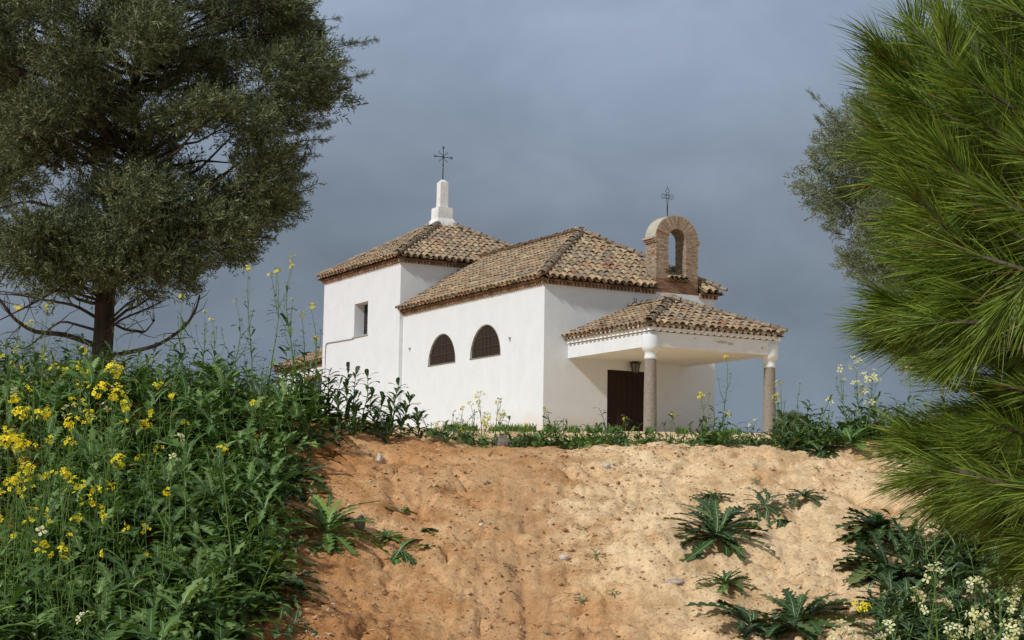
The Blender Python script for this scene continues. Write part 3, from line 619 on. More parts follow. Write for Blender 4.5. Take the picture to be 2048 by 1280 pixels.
cornice(mb, [((PX0, PY), (PX0, 0)), ((PX0, PY), (PX1, PY)), ((PX1, PY), (PX1, 0))], Z2+0.16, [(-1, 0), (0, -1), (1, 0)], out=0.12, h=0.05, dh=0.10, sp=0.28, dout=0.17)
mb.build('porch_cornice', M['flake'], chapel)
PO = 0.27; ZP = 3.80; PR = 5.22; pcx = (PX0+PX1)/2; ph = (PX1-PX0)/2+PO
def porch_roof(mb):
    rise = PR-ZP; s_ = math.hypot(ph, rise); ln = -PY+PO
    roof_plane(mb, (PX0-PO, PY-PO, ZP), (0, 1, 0), (ph, 0, rise), [(0, 0), (ln, 0), (ln, s_), (ph, s_)])
    roof_plane(mb, (PX1+PO, PY-PO, ZP), (0, 1, 0), (-ph, 0, rise), [(0, 0), (ln, 0), (ln, s_), (ph, s_)])
    roof_plane(mb, (PX0-PO, PY-PO, ZP), (1, 0, 0), (0, ph, rise), [(0, 0), (2*ph, 0), (ph, s_)])
    ap = (pcx, PY-PO+ph, PR+0.04)
    ridge(mb, (PX0-PO, PY-PO, ZP+0.03), ap, 0.17); ridge(mb, (PX1+PO, PY-PO, ZP+0.03), ap, 0.16); ridge(mb, ap, (pcx, -0.1, PR+0.04), 0.15)
tiled('porch_roof', chapel, porch_roof)
for cxx in (1.30, 6.89):
    cyy = PY+0.24
    mb = MB(); mb.lathe([(0.255, BOT), (0.255, 0.0), (0.252, 0.02), (0.247, 0.9), (0.236, 1.7), (0.220, 2.5)], cxx, cyy, 28); col = mb.build('column', M['stone'], chapel, smooth=True)
    mb = MB(); mb.lathe([(0.225, 2.46), (0.24, 2.47), (0.24, 2.55), (0.225, 2.57), (0.225, 2.73), (0.27, 2.76), (0.33, 2.86), (0.34, 2.92), (0.34, 3.36), (0.32, 3.40), (0.2, 3.41)], cxx, cyy, 28); mb.build('capital', M['white'], col, smooth=True)

for (yy_, zz_) in ((2.78, 3.93), (12.35, 4.28)):
    mb = MB(); mb.box((-0.09, yy_-0.035, zz_-0.03), (0.01, yy_+0.035, zz_+0.03)); mb.tube([(-0.06, yy_, zz_), (-0.06, yy_-0.02, zz_-0.14)], 0.015, 5); mb.build('wall_bracket', M['pipe'], chapel)
# low annex behind the tower
annex = empty('annex', (BX, BY, BZ), YAW); tag(annex, 'low white outbuilding with a tiled roof, half hidden behind the left end of the chapel', 'building')
AX0, AX1, AY0, AY1, AH = 0.25, 7.5, 22.30, 29.5, 4.45
mb = MB(); panel(mb, [(AY0, BOT), (AY1, BOT), (AY1, AH), (AY0, AH)], [[(22.7, 2.2), (25.6, 2.2), (25.6, 3.75), (22.7, 3.75)]], lambda a, z, i: (AX0+i, a, z), [0.2])
mb.add([(AX0, AY1, BOT), (AX1, AY1, BOT), (AX1, AY1, AH), (AX0, AY1, AH)], [(0, 1, 2, 3)]); mb.add([(AX1, AY0, BOT), (AX1, AY1, BOT), (AX1, AY1, AH), (AX1, AY0, AH)], [(0, 1, 2, 3)])
mb.build('wall', M['white'], annex)
mb = MB(); mb.box((AX0+0.16, 22.7, 2.2), (AX0+0.2, 25.6, 3.75)); wo = mb.build('window', M['glass'], annex)
mb = MB()
for y in (22.7, 23.4, 24.15, 24.9, 25.54): mb.box((AX0+0.10, y, 2.2), (AX0+0.158, y+0.06, 3.75))
mb.box((AX0+0.09, 22.7, 3.68), (AX0+0.155, 25.6, 3.75)); mb.build('window_frame', M['pipe'], wo)
mb = MB(); mb.box((AX0-0.02, 22.6, 3.755), (AX0+0.1, 25.7, 3.88)); mb.build('lintel', M['bud'], annex)
def aroof(mb):
    rise = 1.7; hx = 3.9; s_ = math.hypot(hx, rise)
    roof_plane(mb, (AX0-0.3, AY0, AH+0.12), (0, 1, 0), (hx, 0, rise), [(0, 0), (7.5, 0), (7.5-hx, s_), (0, s_)])
    roof_plane(mb, (AX0-0.3+2*hx, AY0, AH+0.12), (0, 1, 0), (-hx, 0, rise), [(0, 0), (7.5, 0), (7.5-hx, s_), (0, s_)])
    roof_plane(mb, (AX0-0.3, AY0+7.5, AH+0.12), (1, 0, 0), (0, -hx, rise), [(0, 0), (2*hx, 0), (hx, s_)])
    ridge(mb, (AX0-0.3, AY0+7.5, AH+0.15), (AX0-0.3+hx, AY0+7.5-hx, AH+rise+0.15))
tiled('roof', annex, aroof)
mb = MB(); cornice(mb, [((AX0, AY0), (AX0, AY1))], AH-0.1, [(-1, 0)]); mb.build('cornice', M['cornice'], annex)

# lantern on the wall above the door
Rz = Matrix.Rotation(YAW, 4, 'Z')
lw = Rz @ Vector((4.22, -0.28, 2.66)) + Vector((BX, BY, BZ))
lan = empty('wall_lantern', lw, YAW); lan.scale = (1.5, 1.5, 1.2); tag(lan, 'black iron lantern hung on the wall above the dark chapel door', 'lantern')
mb = MB(); mb.tube([(0, 0.22, 0.30), (0, 0.10, 0.42), (0, 0.0, 0.40)], 0.014, 6); mb.box((-0.05, 0.195, 0.2), (0.05, 0.218, 0.42)); mb.build('bracket', M['iron'], lan)
mb = MB(); n6 = 6
mb.lathe([(0.005, 0.30), (0.02, 0.28), (0.05, 0.26), (0.175, 0.20), (0.18, 0.18), (0.13, 0.175)], n=6)
mb.lathe([(0.095, -0.13), (0.05, -0.16), (0.015, -0.20), (0.005, -0.22)], n=6)
for k in range(6):
    t = k*math.pi/3; mb.tube([(0.14*math.cos(t), 0.14*math.sin(t), 0.22), (0.095*math.cos(t), 0.095*math.sin(t), -0.13)], 0.012, 4)
mb.build('lantern_frame', M['iron'], lan)
mb = MB(); mb.lathe([(0.128, 0.215), (0.085, -0.125)], n=6); mb.build('lantern_glass', M['lampglass'], lan)

# small tuft and dead weeds on the roofs: one stuff object
mb = MB()
def tuft(mb, c, n, h, spread, w=0.006, mi=0):
    for k in range(n):
        a = rng.uniform(0, 6.28); e = rng.uniform(0.2, 1)*spread; hh = h*rng.uniform(.5, 1)
        p0 = np.array(c) + [rng.normal(0, spread*0.2), rng.normal(0, spread*0.2), 0]; p2 = p0 + [e*math.cos(a), e*math.sin(a), hh]; p1 = (p0+p2)/2 + [0, 0, hh*0.15]
        sdv = np.array([-math.sin(a), math.cos(a), 0])*w
        mb.add([p0-sdv, p0+sdv, p1+sdv*0.8, p1-sdv*0.8, p2], [(0, 1, 2, 3)], mi); mb.add([p1-sdv*0.8, p1+sdv*0.8, p2], [(0, 1, 2)], mi)
def bpt(x, y, z): v = Rz @ Vector((x, y, z)) + Vector((BX, BY, BZ)); return (v.x, v.y, v.z)
for (x, y, z, h) in ((2.2, -4.4, 4.55, 0.35), (3.6, -1.2, 5.25, 0.3), (4.1, -2.9, 5.3, 0.18), (7.9, 0.3, 6.4, 0.3), (6.9, 1.1, 7.1, 0.25), (4.2, 9.5, 9.1, 0.22), (6.4, 15.6, 10.2, 0.2), (0.2, 15, 9.0, 0.15), (5.9, -0.05, 6.85, 0.2), (6.5, -0.05, 6.85, 0.22)):
    tuft(mb, bpt(x, y, z), 14, h, 0.16, 0.008)
tag(mb.build('roof_moss_and_weeds', M['twig']), 'dry weeds and moss rooted between the roof tiles', 'weeds', kind='stuff')

# ------------------------------------------------------------------ conifers with scale leaves
def norm(v): return v/(np.linalg.norm(v, axis=-1, keepdims=True)+1e-12)
def spray_template(rs, L=0.20, n=10, w=0.0058, tl=0.072):
    """a flat-ish branching spray along +x: axis plus side twiglets with their own forks; kites"""
    V = []; F = []
    def kite(p, d, ln, w):
        d = d/np.linalg.norm(d); r = rs.normal(size=3); s = np.cross(d, r); s /= np.linalg.norm(s); i = len(V)
        V.extend([p, p+d*ln*0.45+s*w, p+d*ln, p+d*ln*0.45-s*w]); F.append((i, i+1, i+2, i+3))
    kite(np.zeros(3), np.array([1, 0, 0.0]), L, w*0.8)
    for k in range(n):
        t = (k+0.5)/n; p = np.array([L*t*0.95, 0, 0]); a = rs.uniform(0, 6.28)
        d = np.array([rs.uniform(0.5, 0.9), math.cos(a)*0.8, math.sin(a)*0.8]); ln = tl*rs.uniform(0.7, 1.3)*(1.25-0.6*t)
        kite(p, d, ln, w)
        dn = d/np.linalg.norm(d)
        for q in (0.35, 0.65):
            kite(p+dn*ln*q, dn+rs.normal(0, 0.6, 3), ln*0.55, w*0.9)
    return np.array(V), np.array(F)
_rs = np.random.RandomState(21); SPR = [spray_template(_rs) for _ in range(6)]
def add_sprays(mb, pos, dr, scale, rs, mi=0):
    pos = np.asarray(pos); dr = norm(np.asarray(dr)); which = rs.randint(0, len(SPR), len(pos))
    up = rs.normal(size=(len(pos), 3)); b = norm(np.cross(dr, up)); c = np.cross(dr, b)
    for k, (V, F) in enumerate(SPR):
        s = which == k; m_ = s.sum()
        if not m_: continue
        v = pos[s][:, None] + scale[s][:, None, None]*(V[None, :, 0:1]*dr[s][:, None] + V[None, :, 1:2]*b[s][:, None] + V[None, :, 2:3]*c[s][:, None])
        f = F[None] + (np.arange(m_)*len(V))[:, None, None]
        mb.add(v.reshape(-1, 3), f.reshape(-1, 4), mi)
def limb(mb, a, b, r0, r1, rs, sag=0.0, n=7, wob=0.06, mi=0):
    a = np.array(a, float); b = np.array(b, float); t = np.linspace(0, 1, n)[:, None]; L_ = np.linalg.norm(b-a)
    p = a+(b-a)*t + rs.normal(0, wob*L_*0.3, (n, 3))*np.sin(t*math.pi) + np.array([0, 0, 1])*(np.sin(t*math.pi)*sag*L_)
    mb.tube(p, np.linspace(r0, r1, n), 6 if r0 > 0.03 else 4, mi, cap=False); return p
def in_poly_px(poly, rs, n):
    poly = list(poly); xs_ = [p[0] for p in poly]; ys_ = [p[1] for p in poly]; out_ = []
    while len(out_) < n:
        p = (rs.uniform(min(xs_), max(xs_)), rs.uniform(min(ys_), max(ys_)))
        if inpoly(p, poly): out_.append(p)
    return out_
def dist_poly(p, poly):
    best = 1e9; p = np.array(p, float)
    for i in range(len(poly)):
        a = np.array(poly[i], float); b = np.array(poly[(i+1) % len(poly)], float); t = np.clip(np.dot(p-a, b-a)/max(1e-9, np.dot(b-a, b-a)), 0, 1); best = min(best, np.linalg.norm(p-a-(b-a)*t))
    return best
def cypress(rootname, label, trunk, trunk_r, outline, D, ncl, nsp, seed, matn='cypress', gaps=(), tips=(), dead=(), clr=0.34, sc=1.0, maxdepth=2.0, fill=(), inset=.20):
    """trunk: px points at distance D; outline: crown section as seen from here, given real depth by a rounded cross-section"""
    rs = np.random.RandomState(seed); k_px = D/F_PX
    base = P(*trunk[0], D); base[2] = gz(base[0], base[1])-0.15
    root = empty(rootname, base); tag(root, label, 'tree')
    tp = [base] + [P(x, y, D) for x, y in trunk[1:]]
    tp = np.array(tp); tt = np.linspace(0, 1, len(tp)); tf = np.linspace(0, 1, 30)
    tpf = np.stack([np.interp(tf, tt, tp[:, i]) for i in range(3)], 1); tpf += np.stack([0.03*np.sin(tf*17), 0.04*np.sin(tf*11+1), 0*tf], 1)
    mbt = MB(); rad = trunk_r*np.linspace(1, 0.16, 30)**0.9; rad[0] *= 1.35; rad[1] *= 1.1; mbt.tube(tpf, rad, 12, 0)
    mbc = MB(); pts = in_poly_px(outline, rs, ncl); ctr = []
    for (x, y) in pts:
        skip = False
        for (gx, gy, gr) in gaps:
            if math.hypot(x-gx, y-gy) < gr: skip = True
        if skip: continue
        dd = dist_poly((x, y), outline)*k_px
        if dd < inset: continue
        dep = min(maxdepth, math.sqrt(max(0, dd*(2*maxdepth-dd))) if dd < maxdepth else maxdepth)
        yy = D + rs.uniform(-1, 1)*dep
        c = P(x, y, D); c[1] = yy; ctr.append(c)
    for (x, y) in fill:
        c = P(x, y, D-rs.uniform(.3, .9)); ctr.append(c)
    ctr = np.array(ctr)
    for c in ctr:
        # nearest trunk point, attached lower down
        h = np.clip((c[2]-tpf[0, 2]) - 0.35*math.hypot(c[0]-tpf[15, 0], c[1]-D), 0.15*(tpf[-1, 2]-tpf[0, 2]), tpf[-1, 2]-tpf[0, 2]); i = int(np.argmin(abs(tpf[:, 2]-tpf[0, 2]-h)))
        a = tpf[i]; ln = np.linalg.norm(c-a)
        if rs.rand() < 0.55: limb(mbt, a, c, 0.012+0.012*ln, 0.005, rs, sag=rs.uniform(-.12, .06), mi=0)
        outw = norm(c - np.array([tpf[i][0], D, c[2]-0.5]))
        n = int(nsp*rs.uniform(.6, 1.3)); r = clr*rs.uniform(.7, 1.25)
        q = rs.normal(size=(n, 3)); q = q/np.linalg.norm(q, axis=1)[:, None]*(rs.rand(n, 1)**(1/2.2))
        q = q*[r*1.1, r*1.0, r*0.75]; pos = c + q + outw*0.1
        dr = outw*0.8 + norm(q)*0.9 + [0, 0, 0.25] + rs.normal(0, 0.35, (n, 3))
        add_sprays(mbc, pos, dr, sc*rs.uniform(.8, 1.4, n), rs)
        # fine branchlets inside the clump
        for k in range(4):
            e = c + q[k]*0.9; mbt.tube([c-outw*r*0.8, (c+e)/2+rs.normal(0, .02, 3), e], [0.006, 0.004, 0.002], 4, 1, cap=False)
    for (x0, y0, x1, y1) in tips:          # long shoots breaking the outline
        a = P(x0, y0, D); b = P(x1, y1, D+rs.uniform(-.4, .4)); d = b-a; L_ = np.linalg.norm(d); n = int(L_/0.014)
        mbt.tube([a, (a+b)/2+rs.normal(0, .02, 3), b], [0.010, 0.006, 0.003], 4, 1, cap=False)
        t = rs.rand(n); t = t**0.8; pos = a+d*t[:, None]
        dr = norm(d)*0.7 + rs.normal(0, 0.5, (n, 3)); add_sprays(mbc, pos, dr, sc*(1.15-0.75*t)*rs.uniform(.6, 1.0, n), rs)
    for pl, r0 in dead:
        pp = np.array([P(x, y, D+dz) for x, y, dz in pl]); tq = np.linspace(0, 1, len(pp)); tf2 = np.linspace(0, 1, 16)
        from_ = np.stack([np.interp(tf2, tq, pp[:, i]) for i in range(3)], 1)
        ker = from_.copy(); ker[1:-1] = (from_[:-2]+2*from_[1:-1]+from_[2:])/4
        mbt.tube(ker, np.linspace(r0, r0*0.3, 16), 5, 0, cap=False)
        for k in range(10):
            i = rs.randint(3, 15); d = norm(rs.normal(size=3)+[0, 0, .3])*rs.uniform(.12, .4); mbt.tube([ker[i], ker[i]+d*0.5+rs.normal(0, .02, 3), ker[i]+d], [0.006, 0.004, 0.002], 4, 0, cap=False)
    for mbx, nm, ms_ in ((mbt, 'trunk', [M['bark'], M['twig']]), (mbc, 'crown', [M[matn]])):
        mbx.V = [v-base for v in mbx.V]; mbx.build(nm, ms_, root)
    return root
OUTL = [(-60, -60), (560, -60), (600, 10), (585, 40), (640, 110), (655, 160), (640, 215), (600, 255), (615, 300), (590, 340), (560, 400), (545, 455), (480, 490), (470, 515), (380, 535), (345, 565), (300, 590), (230, 590),
        (140, 600), (85, 575), (40, 540), (45, 500), (120, 450), (60, 400), (10, 300), (-60, 250)]
GAPS = [(330, 235, 26), (420, 300, 24), (520, 260, 16), (250, 240, 20), (110, 130, 18), (380, 160, 18), (300, 420, 20), (180, 440, 18), (100, 360, 24), (400, 450, 18), (240, 520, 14), (90, 250, 26), (480, 120, 14), (255, 155, 22), (95, 195, 28), (60, 330, 40), (30, 260, 26), (170, 250, 22), (300, 335, 26), (235, 380, 20), (330, 290, 16), (450, 215, 14), (190, 330, 16), (60, 440, 60), (10, 380, 30), (470, 390, 14), (340, 420, 16), (400, 330, 14), (140, 400, 20), (120, 300, 14)]
TIPS = [(560, 60, 680, 36), (590, 110, 752, 78), (590, 180, 745, 146), (560, 240, 672, 246), (600, 225, 690, 190), (560, 295, 660, 278), (540, 345, 610, 345), (500, 450, 588, 452), (500, 400, 560, 380), (520, 20, 600, -10), (560, 130, 660, 100),
        (430, 500, 470, 520), (560, 380, 600, 372), (60, 520, 22, 530), (570, 200, 650, 200), (600, 150, 700, 120), (540, 60, 625, 18)]
TIPS2 = [(rx, ry, rx+ln, ry-ln*sl) for rx, ry, ln, sl in ((570, 30, 70, .4), (600, 90, 75, .5), (600, 140, 70, .25), (590, 215, 70, .1), (585, 265, 70, .2), (560, 320, 75, .1), (545, 365, 75, .15), (520, 420, 70, 0), (470, 470, 80, -.1), (420, 495, 70, -.15), (380, 520, 60, -.2), (340, 545, 50, -.4), (270, 575, 50, -.5), (600, 180, 80, .45), (555, 400, 40, .3), (505, 440, 60, .2), (130, 575, -50, .1), (90, 540, -60, .1), (60, 500, -60, .3))]
DEAD = [([(190, 690, 0), (130, 668, -.2), (70, 665, -.4), (30, 640, -.5), (0, 600, -.6), (-30, 560, -.6)], 0.035), ([(205, 715, 0), (260, 705, -.3), (320, 690, -.5), (370, 655, -.6), (392, 620, -.7), (400, 590, -.7)], 0.030),
        ([(200, 640, 0), (150, 610, .2), (90, 600, .3), (40, 590, .4), (0, 588, .4)], 0.022), ([(215, 640, 0), (250, 660, .3), (290, 665, .4), (310, 640, .4)], 0.02), ([(195, 600, 0), (130, 580, .3), (60, 590, .3), (-20, 580, .5)], 0.02),
        ([(190, 660, 0), (120, 640, .5), (50, 700, .5), (0, 690, .5)], 0.018), ([(205, 670, 0), (240, 640, -.3), (300, 615, -.3), (330, 600, -.3)], 0.018), ([(220, 560, 0), (150, 560, -.3), (60, 610, -.5), (0, 640, -.6)], 0.022),
        ([(240, 440, 0), (150, 430, -.6), (60, 400, -.9), (-20, 420, -1.)], 0.03), ([(235, 470, 0), (300, 430, -.6), (400, 400, -.8), (470, 330, -.8)], 0.035), ([(240, 380, 0), (300, 300, .5), (400, 250, .6), (500, 200, .5)], 0.05), ([(250, 300, 0), (180, 200, .3), (100, 120, .3), (40, 40, .3)], 0.05)]
cypress('cypress_tree', 'large dark grey-green cypress with a thick trunk standing in the weeds on the left', [(195, 745), (205, 600), (240, 480), (238, 380), (275, 290), (270, 150), (290, 20), (300, -140)], 0.125, OUTL, 20.0, 215, 72, 7,
        gaps=GAPS, tips=TIPS + TIPS2, dead=DEAD, fill=[(275, 20), (290, 70), (260, 50), (300, 110), (270, 90), (250, 10), (320, 40), (150, 480), (250, 490), (330, 480), (200, 540), (110, 540), (270, 560), (430, 465), (470, 430), (380, 500), (330, 535), (500, 400), (400, 440), (170, 575), (60, 470), (90, 500), (120, 580), (90, 560), (300, 580), (340, 560), (60, 530), (240, 580)], clr=0.275, maxdepth=1.7)
cypress('cypress_tree', 'dark cypress cut by the left edge of the photo, behind the large one', [(-70, 760), (-75, 600), (-60, 300), (-60, 60)], 0.16, [(-300, 20), (-60, 0), (30, 90), (50, 180), (28, 250), (50, 330), (58, 420), (20, 480), (-20, 520), (-300, 560)], 23.5, 120, 120, 9,
        clr=0.36, maxdepth=1.3, dead=[([(-70, 560, 0), (-20, 520, .2), (20, 470, .2), (60, 430, .2)], 0.03), ([(-70, 600, 0), (-10, 575, -.2), (30, 520, -.4), (80, 450, -.4)], 0.03)])
cypress('cypress_tree', 'pale grey-green cypress half hidden behind the pine needles on the right', [(2110, 830), (2105, 600), (2080, 330), (2060, 100)], 0.14,
        [(1690, 225), (1750, 190), (1850, 120), (2000, 130), (2120, 300), (2120, 700), (1850, 760), (1800, 620), (1740, 560), (1700, 500), (1672, 440), (1650, 370), (1655, 300)], 24.0, 130, 84, 12, matn='cypress_pale', clr=0.32, maxdepth=1.6,
        tips=[(1720, 290, 1618, 184), (1690, 290, 1628, 232), (1690, 380, 1622, 312), (1680, 400, 1606, 362), (1690, 470, 1645, 455), (1700, 320, 1640, 296), (1690, 440, 1636, 410), (1710, 520, 1668, 500)])

# ------------------------------------------------------------------ pine, close on the right
def pine():
    rs = np.random.RandomState(33); base = np.array([1.62, 3.9, 0.0]); base[2] = gz(base[0], base[1])-0.1
    root = empty('pine_tree', base); tag(root, 'young pine with long bright green needles filling the right edge', 'pine')
    mbt = MB(); mbn = MB()
    top = np.array([1.50, 3.7, 3.3]); tr = base + (top-base)*np.linspace(0, 1, 14)[:, None]; tr[:, 0] += 0.03*np.sin(np.linspace(0, 9, 14))
    mbt.tube(tr, np.linspace(0.085, 0.03, 14), 10, 0)
    V = []; F = []
    def shoot(tip, d, ln, n, nl, spread=1.0):
        d = norm(d); a = tip - d*ln
        mbt.tube([a, a+d*ln*0.5, tip], [0.0042, 0.0035, 0.003], 5, 1, cap=False)
        if rs.rand() < .45: mbt.tube([tip, tip+d*0.008, tip+d*0.016], [0.003, 0.0035, 0.001], 6, 2, cap=False)
        t = rs.rand(n)**0.75; p0 = a + d*ln*t[:, None]
        r = rs.normal(size=(n, 3)); r = norm(r - (r@d)[:, None]*d)
        an = np.interp(t, [0, 1], [0.95, 0.30])*spread*rs.uniform(.7, 1.2, n)
        dd = d*np.cos(an)[:, None] + r*np.sin(an)[:, None]; L_ = nl*rs.uniform(.75, 1.12, n)
        side = norm(np.cross(dd, rs.normal(size=(n, 3)))); w_ = 0.00075
        bend = r*-0.08 + d*0.06 + rs.normal(0, .09, (n, 3)) + np.array([0, 0, -0.09])
        st = []
        for q, ww in ((0, .8), (0.35, 1), (0.7, .95), (1.0, 0.15)):
            c = p0 + dd*(L_*q)[:, None] + bend*(L_*q*q)[:, None]
            st += [c - side*w_*ww, c + side*w_*ww]
        v = np.stack(st, 1); f = np.array([(0, 1, 3, 2), (2, 3, 5, 4), (4, 5, 7, 6)])
        mbn.add(v.reshape(-1, 3), (f[None] + (np.arange(n)*8)[:, None, None]).reshape(-1, 4))
    S = [ # tip px, py, depth, direction (dx right, dy away, dz up), number
        (1815, 110, 3.0, (-.75, -.1, .75)), (1840, 150, 3.2, (-.8, 0, .5)), (1880, 60, 3.0, (-.4, -.1, .9)), (1930, 25, 3.1, (-.6, 0, .6)), (1960, -40, 3.0, (-.7, -.2, .5)), (2010, 60, 2.9, (-.3, -.2, .9)), (2050, 20, 3.2, (-.2, 0, 1)),
        (1800, 160, 3.1, (-1, 0, .45)), (1860, 210, 2.9, (-.9, -.2, .5)), (1930, 150, 3.3, (-.6, .1, .8)), (1990, 180, 3.0, (-.5, -.3, .7)), (2060, 140, 3.1, (-.4, 0, .8)),
        (1800, 250, 3.2, (-.8, 0, .6)), (1830, 300, 3.0, (-1, -.1, .15)), (1900, 290, 2.8, (-.8, -.4, .3)), (1960, 260, 3.2, (-.6, 0, .6)), (2030, 240, 2.9, (-.7, -.2, .4)),
        (1795, 310, 3.1, (-1, 0, .1)), (1850, 370, 3.0, (-1, -.1, .0)), (1910, 400, 3.2, (-.9, 0, .25)), (1985, 350, 2.8, (-.9, -.3, .2)), (2050, 340, 3.2, (-.6, 0, .5)),
        (1850, 440, 3.1, (-1, 0, -.05)), (1900, 470, 2.9, (-1, -.2, -.15)), (1960, 450, 3.1, (-.9, 0, .0)), (2040, 430, 2.9, (-.8, -.2, -.1)), (1870, 520, 3.2, (-1, 0, .05)), (1930, 540, 3.0, (-.9, -.2, -.3)),
        (1830, 600, 3.0, (-1, -.1, .15)), (1800, 640, 3.05, (-1, 0, .12)), (1850, 650, 3.0, (-1, 0, -.2)), (1900, 620, 3.2, (-.9, 0, -.1)), (1990, 560, 2.9, (-.9, -.3, -.35)), (2050, 540, 3.1, (-.8, 0, -.1)), (1820, 680, 3.1, (-1, -.1, -.15)),
        (2000, 640, 3.1, (-.8, 0, -.6)), (1930, 590, 3.0, (-.9, 0, -.4)), (2060, 660, 3.2, (-.7, 0, .1)),
        (2000, 790, 3.0, (-.8, -.2, .35)), (2060, 760, 3.2, (-.6, 0, .6)), (1950, 850, 3.1, (-1, 0, .2)), (1880, 850, 3.2, (-1, .1, .25)), (1900, 890, 3.0, (-1, -.1, .1)), (1850, 900, 3.2, (-1, 0, .05)), (2010, 870, 2.9, (-.9, -.3, .1)), (2060, 850, 3.1, (-.7, 0, .3)),
        (1880, 960, 3.0, (-1, 0, -.12)), (1940, 950, 3.2, (-1, 0, -.05)), (2000, 960, 2.9, (-.9, -.2, -.1)), (2060, 940, 3.1, (-.9, 0, 0)), (1930, 1000, 3.1, (-.9, -.1, -.5)), (2040, 1030, 3.0, (-.8, -.1, -.5)), (2070, 1080, 3.0, (-.9, 0, -.1)), (2060, 1130, 3.1, (-.9, 0, -.15)), (1980, 1010, 3.2, (-.8, .1, -.4)),
        (2100, 1000, 3.1, (-.9, 0, .1)), (2110, 600, 3.0, (-.9, 0, .1)), (2110, 300, 3.0, (-.8, 0, .4)), (2100, 100, 3.0, (-.6, 0, .7)), (2110, 860, 3.0, (-.8, 0, .3)), (2110, 460, 3.0, (-.8, 0, .2))]
    for (x, y, d, dr) in S:
        tip = P(x-(48 if x < 1950 else 15), y, d); dr = np.array(dr, float) + rs.normal(0, .12, 3) + [0, 0, .28 if y < 480 else .05]; dn = norm(dr)
        ln = rs.uniform(.11, .17); shoot(tip, dr, ln*.8, 190, 0.088)
        # back sibling fills the depth
        for k in range(4):
            o = rs.normal(0, .055, 3) + [0.075, 0.10*(k-.6), -0.005]; shoot(tip + o - dn*0.05, dr + rs.normal(0, .42, 3)*[1, 1, 1.1], ln*.8, 125, 0.082*rs.uniform(.8, 1.15))
        for q_ in range(3):
            x2, y2 = x+rs.uniform(-25, 110), y+rs.uniform(-55, 55); shoot(P(x2, y2, d+rs.uniform(-.25, .1)), dr+rs.normal(0, .3, 3), ln*.8, 150, 0.085)
        # branch back to trunk
        back = tip - dn*ln; j = int(np.clip((back[2]-0.45-tr[0, 2])/(tr[-1, 2]-tr[0, 2])*13, 2, 13)); mid_ = back*0.55 + tr[j]*0.45 - [0, 0, 0.04]
        pts = [tr[j], mid_ + rs.normal(0, .02, 3), back - dn*0.06, back]
        mbt.tube(pts, [0.013, 0.0075, 0.0045, 0.004], 6, 1, cap=False)
    for mbx, nm, ms_ in ((mbt, 'trunk', [M['bark'], M['twig'], M['bud']]), (mbn, 'needles', [M['needle']])):
        mbx.V = [v-base for v in mbx.V]; mbx.build(nm, ms_, root)
pine()

# ------------------------------------------------------------------ weeds
def leaf(L, W, lobes, depth, e0, e1, az, org, rs, fold=0.25, twist=None, mb=None, mi=0, rib=1, ribw=0.0018, petiole=0.15, seg=2, sweep=0.14):
    """pinnate leaf: elevation goes from e0 to e1 along the blade"""
    n = lobes*seg + 3
    t = np.linspace(0, 1, n); e = e0+(e1-e0)*t**0.9; ds = L/(n-1)
    x = np.concatenate([[0], np.cumsum(np.cos(e[:-1])*ds)]); z = np.concatenate([[0], np.cumsum(np.sin(e[:-1])*ds)])
    env = W*np.clip((t-petiole*0.3)/(1-petiole*0.3), 0, 1)**0.75*np.clip(1.02-t, 0, 1)**0.45*1.25
    alt = np.array([1.0 if i % seg == 0 else ((1-depth) if (seg == 2 or i % seg == 1) else 1-depth*.35) for i in range(n)]); alt[0] = 0.3; alt[-1] = 0.25
    wl = env*alt*rs.uniform(.8, 1.1, n)+0.0015; wr = env*np.roll(alt, 0)*rs.uniform(.8, 1.1, n)+0.0015
    tw = rs.normal(0, 0.25) if twist is None else twist
    sw = rs.normal(0, sweep)*L*t*t + rs.normal(0, sweep*.25)*L*np.sin(t*5)      # sideways sweep
    def side(s, wv, back):
        a = tw*t + 0
        lift = fold*wv
        shift = back*wv*0.35*(alt > 0.9)
        return np.stack([x+shift*np.cos(e), sw + s*wv*np.cos(a), z + lift + s*wv*np.sin(a)], 1)
    rbw = ribw*(1.15-t)
    Lf = side(-1, wl, 1); Rt = side(1, wr, 1)
    cl = np.stack([x, sw-rbw, z+0.0007], 1); cr = np.stack([x, sw+rbw, z+0.0007], 1)
    V = np.stack([Lf, cl, cr, Rt], 1).reshape(-1, 3)
    ca, sa = math.cos(az), math.sin(az)
    V = np.stack([V[:, 0]*ca - V[:, 1]*sa, V[:, 0]*sa + V[:, 1]*ca, V[:, 2]], 1) + org
    i = np.arange(n-1)*4
    F = np.concatenate([np.stack([i, i+1, i+5, i+4], 1), np.stack([i+1, i+2, i+6, i+5], 1), np.stack([i+2, i+3, i+7, i+6], 1)])
    mis = np.concatenate([np.full(n-1, mi), np.full(n-1, rib), np.full(n-1, mi)])
    mb.add(V, F, mis)
